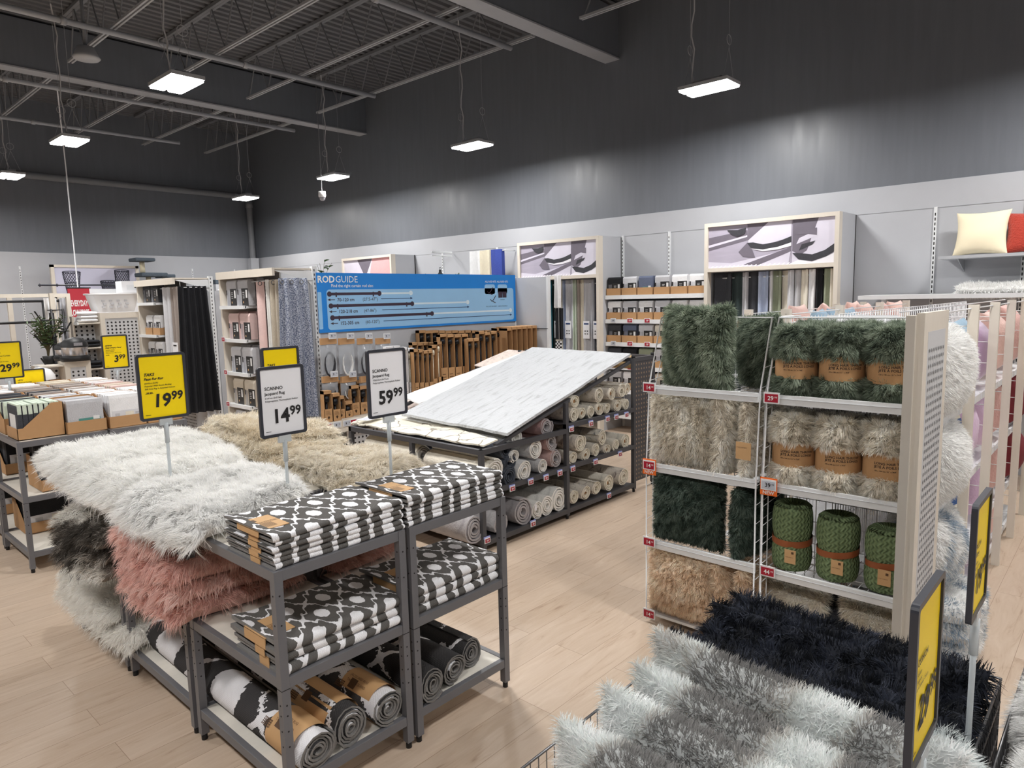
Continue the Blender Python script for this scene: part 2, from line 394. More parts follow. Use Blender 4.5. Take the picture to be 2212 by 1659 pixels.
# ---------------------------------------------------------------- fur
def vnoise(P, sc, seed, k=5):
    r = np.random.default_rng(seed); o = np.zeros(len(P))
    for i in range(k):
        d = r.normal(size=3); d /= np.linalg.norm(d); o += np.sin(P@d*sc*(1+.7*i)+r.uniform(0, 6.28))/(1+.5*i)
    return o/2.2
def vnorm(V, F):
    N = np.zeros_like(V); a, b, c, d = (V[F[:, i]] for i in range(4)); n = np.cross(c-a, d-b)
    for i in range(4): np.add.at(N, F[:, i], n)
    return N/(np.linalg.norm(N, axis=1, keepdims=True)+1e-12)
def fur(mb, V, F, n, ln, w, colf, flow=(0, 0, 0), fl=.5, up=.7, jit=.3, clump=.03, cs=.45, droop=.3, seed=1, keep=None, tipf=None):
    r = np.random.default_rng(seed); V = np.asarray(V, float).reshape(-1, 3); N = vnorm(V, F)
    a, b, c, d = (V[F[:, i]] for i in range(4))
    ar = (np.linalg.norm(np.cross(b-a, c-a), axis=1)+np.linalg.norm(np.cross(c-a, d-a), axis=1))/2
    if keep is not None: ar = ar*keep(V[F].mean(1), N[F].mean(1))
    k = r.choice(len(F), n, p=ar/ar.sum()); u, v = r.random((2, n, 1))
    def bl(Q): q = Q[F[k]]; return (q[:, 0]*(1-u)+q[:, 1]*u)*(1-v)+(q[:, 3]*(1-u)+q[:, 2]*u)*v
    P = bl(V); D = bl(N); N_s = D.copy(); flow = np.asarray(flow, float)
    sw = np.stack([vnoise(P, 9, seed*7+i) for i in range(3)], 1)
    cell = np.floor(P/clump+vnoise(P, 30, seed, 2)[:, None]*.4).astype(np.int64); h = (cell[:, 0]*73856093 ^ cell[:, 1]*19349663 ^ cell[:, 2]*83492791) & 0xffff
    cd_ = r.normal(size=(65536, 3))[h]
    D = D*up+flow*fl+sw*.35*fl+r.normal(size=(n, 3))*jit*.5+cd_*cs*.35
    D /= np.linalg.norm(D, axis=1, keepdims=True)
    l = ln*(.65+.6*r.random((n, 1))); S = np.cross(D, N_s)+.35*r.normal(size=(n, 3)); S /= np.linalg.norm(S, axis=1, keepdims=True); S *= w/2
    g = np.array([0, 0, -1.0]); m = P+D*l*.55+g*l*droop*.12; t = P+D*l*.95+g*l*droop*.5+cd_*l*cs*.12
    W_ = np.stack([P-S, P+S, m-S*.8, m+S*.8, t], 1).reshape(-1, 3)
    i = np.arange(n)*5; T = np.concatenate([np.stack([i, i+1, i+3], 1), np.stack([i, i+3, i+2], 1), np.stack([i+2, i+3, i+4], 1)])
    C = colf(P, r)
    Ct = C if tipf is None else tipf(P, r, C)
    CC = np.stack([C, C, (C+Ct)/2, (C+Ct)/2, Ct], 1).reshape(-1, 3)
    mb.add(W_, T, FURM, False, col=np.clip(CC, 0, .95), nrm=None); return mb
FG = .74
def colc(rgb, var=.12):
    c = np.array(s2l(rgb))**FG
    return lambda P, r: c*(1+var*r.normal(size=(len(P), 1)))
def colmix(cols, sc, seed, var=.1, sharp=2.0, jn=.2):
    cs = np.array([s2l(c) for c in cols])**FG
    def f(P, r):
        q = vnoise(P, sc, seed)*sharp*.5+.5+r.normal(size=len(P))*jn
        q = np.clip(q, 0, 1)*(len(cs)-1); i = np.floor(q).astype(int).clip(0, len(cs)-2); fr = (q-i)[:, None]
        return (cs[i]*(1-fr)+cs[i+1]*fr)*(1+var*r.normal(size=(len(P), 1)))
    return f
def gridF(a, b, cu=False, cv=False, off=0):
    I, J = np.meshgrid(np.arange(a if cu else a-1), np.arange(b if cv else b-1), indexing='ij'); I = I.ravel(); J = J.ravel(); I2 = (I+1) % a; J2 = (J+1) % b
    return np.stack([I*b+J, I2*b+J, I2*b+J2, I*b+J2], 1)+off
def fill(mb, V, F, rgb):
    V = np.asarray(V, float).reshape(-1, 3); mb.add(V, F, FURM, True, col=np.tile(np.minimum(np.array(s2l(rgb))**FG, .95), (len(V), 1)))
def slab(c4, z0, th, seed=1, n=26, lump=.02, edge=None, slope=.9, sag=None, ex=.3):
    # soft folded layer: four corners (x,y), rounded edges; closed shell of top and bottom grids
    c = np.array(c4, float); u = np.linspace(-1, 1, n); U, Vv = np.meshgrid(u, u, indexing='ij')
    U2 = np.sign(U)*np.abs(U)**.8; V2 = np.sign(Vv)*np.abs(Vv)**.8
    rd = 1-.07*(U2*V2)**2; s = (U2*rd+1)/2; t = (V2*rd+1)/2
    XY = c[0]*((1-s)*(1-t))[..., None]+c[1]*(s*(1-t))[..., None]+c[2]*(s*t)[..., None]+c[3]*((1-s)*t)[..., None]
    prof = (np.clip(1-np.abs(U)**5, 0, 1)*np.clip(1-np.abs(Vv)**5, 0, 1))**ex
    P3 = np.concatenate([XY, np.zeros(XY.shape[:2]+(1,))], 2).reshape(-1, 3)
    lu = vnoise(P3, 14, seed).reshape(n, n)*lump
    zt = z0+th*.5+th*.5*prof+lu*prof; zb = z0+th*.5-th*.5*prof
    if edge is not None:
        dz = edge(XY[..., 0], XY[..., 1]); zt = zt-dz; zb = zb-dz
    T = np.concatenate([XY, zt[..., None]], 2); B = np.concatenate([XY, zb[..., None]], 2)
    V = np.concatenate([T.reshape(-1, 3), B.reshape(-1, 3)]); F1 = gridF(n, n); F2 = gridF(n, n, off=n*n)[:, ::-1]
    return V, np.concatenate([F1, F2])
def fur_rug(name, label, cat, layers, rgb, n, ln, w, group=None, colf=None, flow=(0, 0, 0), seed=3, parent=None, cut=None, **kw):
    # layers: list of (V,F); each one folded layer of the same rug
    mb = MB()
    for i, (V, F) in enumerate(layers):
        c0 = V.mean(0)
        fill(mb, V, F, rgb); fur(mb, V, F, n//len(layers), ln, w, colf or colc(rgb), flow=flow, seed=seed+i, keep=cut, **kw)
    o = mb.build(name, parent); 
    return tag(o, label, cat, group) if parent is None else o
UPPER = lambda P, N: (N[:, 2] > -.35).astype(float)+.02

# ---------------------------------------------------------------- steel shelf units of the rug island
SX, SY = 1.138, 2.195; UW, UD, HT = .585, .77, .964
def shelf_unit(name, label, x, y, w, d, h, levels, group, parts_board=CREAM, m=GREYST, t=.033, holes=True):
    T_ = thing(name, label, 'shelf', (x, y, 0), group)
    for (a, b) in ((0, 0), (w-t, 0), (0, d-t), (w-t, d-t)):
        g = MB(); g.box(a, b, .03, a+t, b+t, h, m)
        g.box(a-.0005, b-.0005, levels[1]-.042, a+t+.0005, b+t+.0005, levels[1]-.039, HOLE)
        if holes:
            for z in (h-.09, h-.2, levels[1]-.1, levels[1]-.2, .3, .42):
                g.cyl((a-.001, b+t/2, z), (a+t+.001, b+t/2, z), .0035, HOLE, 8); g.cyl((a+t/2, b-.001, z), (a+t/2, b+t+.001, z), .0035, HOLE, 8)
        lg = g.build('leg', T_); lg_ = MB(); lg_.cyl((a+t/2, b+t/2, 0), (a+t/2, b+t/2, .032), .013, BLACKP, 10); lg_.build('foot', lg)
    for z in levels:
        g = MB()
        g.box(t, .002, z-.04, w-t, t-.004, z, m); g.box(t, d-t+.004, z-.04, w-t, d-.002, z, m)
        g.box(.002, t, z-.04, t-.004, d-t, z, m); g.box(w-t+.004, t, z-.04, w-.002, d-t, z, m)
        g.build('rail_frame', T_, bevel=.0015)
        g = MB(); g.box(t-.006, t-.006, z-.018, w-t+.006, d-t+.006, z-.003, parts_board); g.build('shelf_board', T_)
    return T_
LV = (HT, .56, .15)
pos = {(0, 0): 'front corner shelf unit holding folded black and white mats', (1, 0): 'shelf unit beside the open aisle with three plain dark rolls',
       (0, 1): 'shelf unit under the nearer white fur rug with pink fur inside', (1, 1): 'shelf unit under the lower cream fur rug in the middle of the island',
       (0, 2): 'shelf unit at the back left under the large white fur rug', (1, 2): 'shelf unit at the back right under the tallest cream fur rug'}
for (i, j), lb in pos.items():
    shelf_unit('shelf_unit', 'grey steel '+lb, SX+i*(UW+.023), SY+j*(UD+.042), UW, UD, HT, LV, 'grey shelf units of the rug island')

# ---------------------------------------------------------------- patterned woven mats
def trellis(name, cell, dark=(84, 82, 82), light=(232, 232, 236), warp=.06, lw=.2, blob=1.25, knit=120, celly=None):
    m, N, L, b = node_mat(name); b.inputs['Roughness'].default_value = .9; b.inputs['Specular IOR Level'].default_value = .15
    uv = N.new('ShaderNodeUVMap'); sp = N.new('ShaderNodeSeparateXYZ'); L.new(uv.outputs[0], sp.inputs[0])
    M_ = lambda op, a, b_=None, c=None: math_n(N, L, op, a, b_, c)
    u = M_('MULTIPLY', sp.outputs[0], 2*PI/cell); v = M_('MULTIPLY', sp.outputs[1], 2*PI/(celly or cell))
    nz = N.new('ShaderNodeTexNoise'); nz.inputs['Scale'].default_value = 60; L.new(uv.outputs[0], nz.inputs['Vector']); jz = M_('MULTIPLY', M_('SUBTRACT', nz.outputs['Fac'], .5), .5)
    u2 = M_('ADD', u, jz)
    v2 = M_('ADD', v, jz)
    s2u = M_('POWER', M_('ABSOLUTE', M_('SINE', u2)), 2); s2v = M_('POWER', M_('ABSOLUTE', M_('SINE', v2)), 2)
    qd = M_('MULTIPLY', M_('MULTIPLY', M_('MULTIPLY', s2u, s2v), M_('COSINE', M_('MULTIPLY', u2, 4))), warp)
    gr = M_('ADD', M_('SQRT', M_('ADD', s2u, s2v)), .15)
    f = M_('ABSOLUTE', M_('ADD', M_('ADD', M_('COSINE', u2), M_('COSINE', v2)), qd))
    a = M_('LESS_THAN', M_('DIVIDE', f, gr), lw); c_ = M_('GREATER_THAN', M_('ABSOLUTE', M_('ADD', M_('COSINE', u2), M_('COSINE', v2))), blob); k = M_('MAXIMUM', a, c_)
    mx = N.new('ShaderNodeMix'); mx.data_type = 'RGBA'; L.new(k, mx.inputs[0]); mx.inputs[6].default_value = s2l(dark)+(1,); mx.inputs[7].default_value = s2l(light)+(1,)
    L.new(mx.outputs[2], b.inputs['Base Color'])
    kn = M_('MULTIPLY', M_('SINE', M_('MULTIPLY', sp.outputs[0], 2*PI*knit)), M_('SINE', M_('MULTIPLY', sp.outputs[1], 2*PI*knit)))
    kn = M_('ADD', kn, M_('MULTIPLY', k, 2.0))
    bp = N.new('ShaderNodeBump'); bp.inputs['Strength'].default_value = .5; bp.inputs['Distance'].default_value = .0015; L.new(kn, bp.inputs['Height']); L.new(bp.outputs[0], b.inputs['Normal'])
    return m
TREL = trellis('trellis woven rug', .165, dark=(94, 92, 90), warp=.6, lw=.15, blob=1.5, celly=.25)
TRELB = trellis('large trellis rug', .62, dark=(66, 65, 66), warp=.5, lw=.1, blob=1.35, knit=90)
TRELC = trellis('dark trellis rug', .62, dark=(58, 57, 58), warp=.5, lw=.08, blob=2.6, knit=90)
BACKM = mat('grey felt rug back', (122, 120, 118), .95, bump=.3, bscale=200, var=.15, vscale=60)
def folded_mat(Lx, D, t, seed, lift=0):
    # U-shaped sheet: fold at y=0 (front), open ends at y=D; x from 0 to Lx
    h = t*1.12; r_ = h; pts = [(D, .5*t)]
    for k in range(7): pts.append((D-(D-r_)*(k+1)/7, .5*t))
    for k in range(1, 8):
        a = -PI/2-PI*k/8; pts.append((r_+r_*math.cos(a), .5*t+r_+r_*math.sin(a)))
    for k in range(8): pts.append((r_+(D-r_)*k/7, .5*t+2*r_))
    pts = np.array(pts); d = np.gradient(pts, axis=0); d /= np.linalg.norm(d, axis=1, keepdims=True); nn = np.stack([-d[:, 1], d[:, 0]], 1)
    s = np.concatenate([[0], np.cumsum(np.linalg.norm(np.diff(pts, axis=0), axis=1))])
    s = s-s[len(s)//2]
    O = pts-nn*(-1)*t*.5; I = pts+nn*(-1)*t*.5
    nx = 14; X = np.linspace(0, Lx, nx); mb = MB(); gr = {}
    out = None
    for nm, Q, mm in (('o', O, TREL), ('i', I, BACKM)):
        G = np.array([[(x+.004*math.sin(seed*3+q[1]*90), q[0]+.004*math.sin(x*9+seed), q[1]) for q in Q] for x in X])
        G[..., 2] += .0025*np.sin(G[..., 0]*17+seed*2)+lift*np.clip((.12-G[..., 0])/.12, 0, 1)**2*(G[..., 2]/(3*t))
        gr[nm] = G
        mb.grid(G, mm, uv=np.array([[(x+seed*.0, ss) for ss in s] for x in X]))
    for e in (0, -1): mb.grid(np.stack([gr['o'][e], gr['i'][e]]), BACKM, smooth=False)
    mb.grid(np.stack([gr['o'][:, 0], gr['i'][:, 0]]), BACKM, smooth=False); mb.grid(np.stack([gr['o'][:, -1], gr['i'][:, -1]]), BACKM, smooth=False)
    return mb, 2*r_+t
def label_wrap(mb, z0, z1, y0, y1, lx, txt=False):
    mb.box(-.004, y0, z0, -.001, y1, z1+.002, KRAFTL); mb.box(-.004, y0, z1, lx, y1, z1+.0025, KRAFTL)
    if txt:
        zt = z1+.0027
        mb.quad((.02, y1-.05, zt), (.05, y1-.05, zt), (.05, y1-.02, zt), (.02, y1-.02, zt), INKB)
        mb.text('JACQUARD RUG\nTAPIS JACQUARD', .011, (.03, y1-.075, zt), (1, 0, 0), (0, 1, 0), INKB)
        for k in range(9):
            q = y0+.02+k*.006; mb.quad((.04, q, zt), (.085, q, zt), (.085, q+.003, zt), (.04, q+.003, zt), INKB)
matn = 0
def mat_stack(x, y, z, n, t, where, Lx=.575, D=.36):
    global matn
    for i in range(n):
        top = i == n-1
        mb, h = folded_mat(Lx, D, t, i+matn, lift=.01 if top else 0)
        o = mb.build('folded_rug'); o.location = (x+R0.uniform(-.005, .005)+(.0 if not top else -.01), y+R0.uniform(-.006, .004), z)
        nm = 'topmost of' if top else ('lowest of' if i == 0 else ORD[i]+' from the bottom in')
        tag(o, 'black and white trellis rug, %s %s' % (nm, where), 'rug', 'folded black and white rugs')
        lb = MB(); label_wrap(lb, 0, h, .1+.012*math.sin(i*2.1), (.26 if top else .17)+.012*math.sin(i*2.1), .12 if top else .02, top); lb.build('label', o)
        z += h+.0006
    matn += n
mat_stack(SX+.012, SY+.012, HT, 6, .0064, 'the tall corner stack')
mat_stack(SX+UW+.025, SY+.012, HT, 6, .0064, 'the tall aisle side stack')
mat_stack(SX+.02, SY+.02, .56, 3, .0125, 'the short corner stack', Lx=.56)
mat_stack(SX+UW+.035, SY+.02, .56, 3, .0125, 'the short aisle side stack', Lx=.56)

# ---------------------------------------------------------------- rolls
def roll_mb(L_, R, core, turns, mo, mi_, squash=1.0, seed=0, thick=.62, seg=14, wob=.05, tint=None, flap=.0):
    n = int(turns*seg)+1; th = np.linspace(0, turns*2*PI, n); pitch = (R-core)/turns; rr = core+pitch*th/(2*PI)
    rs = np.random.default_rng(seed); ph = rs.uniform(0, 6.28, 3)
    w_ = 1+wob*np.sin(2*th+ph[0])+wob*.6*np.sin(3*th+ph[1])
    t = pitch*thick; mb = MB(); ny = 7; Y = np.linspace(0, L_, ny)
    a0 = rs.uniform(0, 6.28); gr = {}
    s = np.concatenate([[0], np.cumsum(np.hypot(np.diff(rr*np.cos(th)), np.diff(rr*np.sin(th))))])
    for nm, q, mm in (('o', rr+t/2, mo), ('i', rr-t/2, mi_)):
        x = q*w_*np.cos(th+a0)/squash; z = q*w_*np.sin(th+a0)*squash
        G = np.stack([np.stack([x+.004*math.sin(y*3+seed), np.full(n, y)+.006*np.sin(th*.7+seed)*(1 if k in (0, ny-1) else 0), z], 1) for k, y in enumerate(Y)])
        gr[nm] = G
    zmin = gr['o'][..., 2].min(); 
    for nm, mm in (('o', mo), ('i', mi_)):
        gr[nm][..., 2] -= zmin; G = gr[nm]
        kw = {}
        if tint is not None: kw['col'] = np.tile(np.array(s2l(tint)), (G.shape[0]*G.shape[1], 1))
        mb.grid(G, mm, uv=np.array([[(y, ss) for ss in s] for y in Y]), **kw)
    for e in (0, -1): mb.grid(np.stack([gr['o'][e], gr['i'][e]]), mi_, smooth=False)
    mb.grid(np.stack([gr['o'][:, -1], gr['i'][:, -1]]), mi_, smooth=False)
    return mb, gr['o'], -zmin
def band(mb_name, parent, zc, R, y0, y1, txt=None, m=KRAFTL, squash=1.0):
    g = MB(); th = np.linspace(0, 2*PI, 33)
    g.grid(np.array([[(R*math.cos(a)/squash, y, zc+R*math.sin(a)*squash) for a in th] for y in (y0, y1)]), m)
    if txt:
        for (tx, a, yy, sz) in txt:
            # text runs along y on the upper left side of the roll
            nx = (math.cos(a), 0, math.sin(a)); td = (-math.sin(a), 0, math.cos(a))
            g.text(tx, sz, (R*1.01*nx[0], yy, zc+R*1.01*nx[2]), (0, -1, 0), (td[0], 0, td[2]) if False else (math.sin(a), 0, -math.cos(a)), INKB, lift=.002)
        a = PI*.72; nx = np.array([math.cos(a), 0, math.sin(a)]); td = np.array([math.sin(a), 0, -math.cos(a)])
        c = nx*R*1.02+np.array([0, (y0+y1)/2+.03, zc]); yv = np.array([0, .022, 0])
        g.quad(c-yv-td*.02, c+yv-td*.02, c+yv+td*.02, c-yv+td*.02, INKB)
        for k in range(6):
            for q in range(4):
                c2 = c+td*(-.035+.008*q)+np.array([0, .05+.009*k, 0])
                g.quad(c2-yv*.15-td*.003, c2+yv*.15-td*.003, c2+yv*.15+td*.003, c2-yv*.15+td*.003, INKB)
    return g.build(mb_name, parent)
def pat_roll(x, y, L_, R, sq, seed, label, m=TRELB, bd=None, turns=5.5, core=.012):
    mb, O, zc = roll_mb(L_, R, core, turns, m, BACKM, sq, seed)
    o = mb.build('rolled_rug'); o.location = (x, y, .15); tag(o, label, 'rug', 'rolled patterned rugs on the bottom shelf')
    if bd: band('kraft_band', o, zc, R*1.05, bd[0], bd[1], [('JACQUARD RUG', PI*.62, bd[1]-.03, .016), ('TAPIS JACQUARD', PI*.72, bd[1]-.03, .016)], squash=sq)
    return o
pat_roll(1.27, 2.2, 1.5, .078, .93, 3, 'flattened black and white rolled rug with kraft band at the left front corner', bd=(.05, .24))
pat_roll(1.435, 2.22, 1.5, .08, 1.0, 4, 'black and white rolled rug with white end and kraft band, second from left', bd=(.07, .34))
pat_roll(1.615, 2.21, 1.5, .074, 1.0, 5, 'dark rolled rug with plain kraft band, right of the white ended roll', bd=(.05, .26))
pat_roll(1.845, 2.2, 1.5, .072, 1.0, 6, 'dark grey rolled rug without band, beside the middle double legs', m=TRELC)
pat_roll(2.0, 2.23, 1.5, .07, 1.0, 7, 'dark grey rolled rug lying between two others by the aisle', m=TRELC)
pat_roll(2.15, 2.28, 1.45, .068, 1.0, 8, 'dark grey rolled rug furthest right on the bottom shelf', m=TRELC)

# ---------------------------------------------------------------- faux fur rugs on the island
WF = (250, 249, 246); 
edgeL = lambda k, xe=SX: (lambda X, Y: k*np.clip(xe-X, 0, None))
def tip_light(f): return lambda P, r, C: np.clip(C*f, 0, 1)
zt = HT+.003
V1 = slab([(1.02, 3.38), (1.8, 3.62), (2.02, 4.9), (1.06, 5.0)], zt, .10, 11, lump=.02, edge=edgeL(.8))
fur_rug('fur_rug', 'large white fluffy fur rug draped over the back left of the island', 'rug', [V1], (244, 242, 238), 52000, .062, .0028, colf=colc((248, 247, 243), .05), flow=(-.75, -.65, 0), up=.5, droop=.6, seed=21, clump=.035, cs=.5, cut=UPPER)
V2 = slab([(1.04, 2.64), (1.7, 2.86), (1.76, 3.42), (1.02, 3.5)], zt, .095, 12, lump=.02, edge=edgeL(.7))
fur_rug('fur_rug', 'white fluffy fur rug directly behind the front stack of trellis rugs', 'rug', [V2], (246, 244, 241), 48000, .06, .0028, colf=colc((250, 249, 246), .05), flow=(-.7, -.7, 0), up=.5, droop=.5, seed=31, clump=.035, cs=.5, cut=UPPER)
CRC = colmix([(206, 190, 162), (230, 219, 198), (242, 235, 222)], 30, 4, .07, 1.0)
L1 = slab([(1.88, 3.5), (2.36, 3.46), (2.4, 4.6), (1.95, 4.8)], zt, .06, 13, lump=.01)
L2 = slab([(1.9, 3.62), (2.38, 3.5), (2.42, 4.62), (2.0, 4.82)], zt+.05, .07, 14, lump=.02)
L3 = slab([(1.95, 3.8), (2.36, 3.55), (2.42, 4.6), (2.08, 4.85)], zt+.11, .06, 15, lump=.025)
fur_rug('fur_rug', 'beige long haired fur rug folded into the tallest pile at the island back', 'rug', [L1, L2, L3], (214, 200, 172), 48000, .06, .003, colf=CRC, flow=(.3, -.95, -.1), up=.45, droop=.7, seed=41, clump=.03, cs=.5, cut=UPPER)
L4 = slab([(1.78, 2.72), (2.3, 2.62), (2.38, 3.2), (1.9, 3.46)], zt, .06, 16, lump=.01)
L5 = slab([(1.84, 2.86), (2.28, 2.74), (2.4, 3.3), (1.93, 3.58)], zt+.05, .055, 17, lump=.02)
fur_rug('fur_rug', 'pale cream fur rug folded low behind the aisle side trellis rugs', 'rug', [L4, L5], (228, 219, 198), 40000, .055, .003, colf=colmix([(208, 196, 174), (228, 219, 202), (240, 234, 222)], 30, 5, .06, 1.0), flow=(.3, -.95, -.1), up=.45, droop=.6, seed=51, clump=.03, cs=.5, cut=UPPER)
PC = colmix([(210, 156, 144), (236, 190, 178), (246, 214, 206)], 40, 6, .07, 1.0)
pk = [slab([(1.05, 2.88), (1.66, 2.84), (1.68, 3.64), (1.04, 3.56)], .565+i*.085, .1, 18+i, lump=.015, edge=edgeL(.5)) for i in range(3)]
pk.append(slab([(1.07, 3.06), (1.45, 3.02), (1.5, 3.6), (1.04, 3.58)], .565+.25, .1, 22, lump=.015, edge=edgeL(.4)))
fur_rug('fur_rug', 'pink shaggy fur rug folded thick on the middle shelf, bulging out to the left', 'rug', pk, (224, 170, 156), 66000, .052, .003, colf=PC, flow=(-.5, -.6, -.5), up=.45, droop=.8, seed=61, clump=.03, cs=.6, cut=UPPER)
pk2 = [slab([(1.78, 2.8), (2.25, 2.85), (2.25, 3.6), (1.78, 3.55)], .565+i*.06, .08, 28+i, lump=.01) for i in range(2)]
fur_rug('fur_rug', 'pink shaggy fur rug on the middle shelf under the cream fur rugs', 'rug', pk2, (224, 170, 156), 16000, .05, .003, colf=PC, flow=(.2, -.7, -.5), up=.45, droop=.8, seed=71, clump=.03, cs=.6, cut=UPPER)
gy = [slab([(1.03, 3.72), (1.6, 3.78), (1.6, 4.5), (.98, 4.4)], .565+i*.085, .1, 38+i, lump=.02, edge=edgeL(.4, SX+.05)) for i in range(3)]
fur_rug('fur_rug', 'grey brown and white streaked fur rug jutting from the middle shelf at the back left', 'rug', gy, (130, 122, 112), 42000, .055, .003, colf=colmix([(50, 45, 40), (96, 88, 80), (206, 200, 190), (236, 232, 224)], 16, 8, .1, 2.6), flow=(-.6, -.5, -.3), up=.5, droop=.7, seed=81, clump=.03, cs=.6, cut=UPPER)
sk = [slab([(1.08, 3.64), (1.62, 3.7), (1.62, 4.6), (1.08, 4.9)], .155, .1, 48, lump=.03, edge=edgeL(.5, SX+.05)), slab([(1.1, 3.9), (1.3, 3.9), (1.35, 4.75), (1.12, 4.9)], .24, .09, 49, lump=.03, edge=edgeL(.5, SX+.05))]
fur_rug('sheepskin', 'white soft sheepskin spilling off the bottom shelf at the back left', 'rug', sk, (240, 237, 230), 30000, .05, .003, colf=colc((242, 239, 232), .05), flow=(-.5, -.5, -.3), up=.5, droop=.7, seed=91, clump=.03, cs=.5, cut=UPPER)

# ---------------------------------------------------------------- price signs on poles
def price_sign(x, y, zb, ztop, h, w, card, lines, price, label, rz=0, group='framed price signs on poles', hand=False, base=True, name='price_sign', tilt=0.0):
    # frame bottom at zb, frame size w x h; pole from ztop (surface) up
    T_ = thing(name, label, 'sign', (x, y, ztop), group, rz)
    z0 = zb-ztop; r = .014; t = .007
    def rr(w_, h_, r_, zc):
        P = []
        for cx, cz, a0 in ((w_/2-r_, h_/2-r_, 0), (-w_/2+r_, h_/2-r_, 90), (-w_/2+r_, -h_/2+r_, 180), (w_/2-r_, -h_/2+r_, 270)):
            for k in range(5): a = math.radians(a0+k*22.5); P.append((cx+r_*math.cos(a), zc+cz+r_*math.sin(a)))
        return P
    zc = z0+h/2; f = MB(); o = rr(w, h, r, zc); i = rr(w-.026, h-.026, .006, zc); n = len(o)
    G = []
    for (ring, yy) in ((o, t), (o, -t), (i, -t), (i, t)): G.append([(p[0], yy, p[1]) for p in ring])
    f.grid(np.array(G), FRAMED, cu=True, cv=True, smooth=False); f.build('sign_frame', T_)
    c = MB(); c.prism(rr(w-.024, h-.024, .005, zc), -.002, .002, card, axis='y')
    X = (1, 0, 0); Z = (0, 0, 1); ft = -.0035
    b_, sh = (.03, .28) if hand else (.012, 0)
    yy = zc+h*.17
    for (tx, sz, dz, bb) in lines:
        yy -= dz; c.text(tx, sz, (-w/2+.03, ft, yy), X, Z, INK, bold=b_ if bb else .012, shear=sh)
    a, b2 = price; wN = {1: .035, 2: .07}[len(a)]; px_ = -.045 if len(a) == 2 else -.01
    c.text(a, .088, (px_-.01, ft, zc-h*.3), X, Z, INK, bold=.03, shear=sh*.4, sx=.98); c.text(b2, .058, (px_+.078 if len(a) == 2 else px_+.035, ft, zc-h*.3+.028), X, Z, INK, bold=.026, shear=sh*.4, sx=.98)
    c.quad((-w/2+.025, ft, zc-h*.42), (-w/2+.05, ft, zc-h*.42), (-w/2+.05, ft, zc-h*.413), (-w/2+.025, ft, zc-h*.413), INK)
    c.build('price_card', T_)
    p = MB(); p.cyl((0, 0, 0), (0, 0, z0-.03), .0075, CLEAR, 10); p.build('pole', T_)
    p = MB(); p.cyl((0, 0, z0-.12), (0, 0, z0-.02), .011, CLEAR, 10); p.box(-.03, -.008, z0-.03, .03, .008, z0+.002, CLEAR); p.build('sign_clamp', T_)
    if base:
        p = MB(); p.cyl((0, 0, 0), (0, 0, .004), .05, CLEAR, 18); p.build('base_plate', T_)
    return T_
SC_L = lambda sz: [('SCANNO', .021, 0, False), ('Jacquard Rug', .0185, .022, False), (sz, .010, .017, False), ('Polypropylene, Thermoplastic Rubber', .0105, .014, False)]
TK = [('TAKS', .020, 0, True), ('Faux Fur Rug', .0165, .02, True), ('60x90cm (2x3ft)', .0095, .018, False), ('Polyester With Acrylic Backing', .010, .014, False), ('Soft Area Rug In Assorted Colours', .010, .014, False), ('-39.99-', .013, .022, True)]
def sign_at(pxb, depth_y, zs, *a, **k):
    return a
pA = ay(612, 905, 2.87)
price_sign(pA.x, 2.87, ay(605, 942, 2.87).z, HT, .32, .228, WHITEC, SC_L('61x91cm (2x3 Feet)'), ('14', '99'), 'white price sign reading 14.99 in the middle of the rug island', base=False)
pB = ay(836, 830, 2.66)
price_sign(pB.x, 2.66, ay(834, 900, 2.66).z, HT, .325, .228, WHITEC, SC_L('152x213cm (5x7 Feet)'), ('59', '99'), 'white price sign reading 59.99 rising behind the aisle side trellis stack', base=False)
pC = ay(352, 840, 3.55)
price_sign(pC.x, 3.55, ay(353, 905, 3.55).z, HT, .325, .232, YELLOW, TK, ('19', '99'), 'yellow price sign reading 19.99 standing in the white fur rugs', hand=True, base=False)
pD = ay(607, 800, 3.62)
price_sign(pD.x, 3.62, ay(607, 872, 3.62).z, HT, .325, .232, YELLOW, TK, ('19', '99'), 'yellow price sign mostly hidden behind the white 14.99 sign', hand=True, base=False)

# ---------------------------------------------------------------- electronic price tags
def tag_mb(z=0, txt='14', red=True, new=False, s=1.0, rot='x'):
    # face looks toward -Y (local), built around origin at its bottom centre
    g = MB(); w, h = .062*s, .044*s
    g.box(-w/2, -.006, 0, w/2, 0, h, SHELFW); g.box(-w/2+.006, -.0075, .006, w/2-.006, -.006, h-.008, REDT if red else mat('grey e-ink', (190, 194, 204), .5))
    g.text(txt, .024*s, (-.014*s, -.0078, .013*s), (1, 0, 0), (0, 0, 1), WHITE if red else INK, bold=.02)
    g.text('99', .011*s, (.013*s, -.0078, .021*s), (1, 0, 0), (0, 0, 1), WHITE if red else INK)
    return g
TAGC = {}
def price_tag(loc, face, where, txt='14', red=True, new=False, s=1.0, holder=False, grp='electronic price tags'):
    # face: rotation about z so that the tag looks the right way (0 = toward -Y, -90deg = toward -X)
    k = (txt, red, new, s, holder)
    rz = {'y': 0, 'x': -PI/2}[face]
    if k in TAGC:
        o = dup(TAGC[k], loc, rz, label=where, group=grp)
    else:
        t = thing('price_tag', where, 'price tag', loc, grp, rz); tag_mb(txt=txt, red=red, s=s).build('display', t)
        if new:
            n = MB(); n.box(-.034*s, -.003, -.022*s, .034*s, .001, .05*s, ORANGE); n.text('NEW', .02*s, (0, -.0035, -.017*s), (1, 0, 0), (0, 0, 1), WHITE, bold=.02, align='c'); n.build('new_card', t)
        if holder:
            n = MB(); n.box(-.034*s, -.003, .034*s, .034*s, .004, .052*s, BLUET); n.build('clip', t)
        TAGC[k] = t
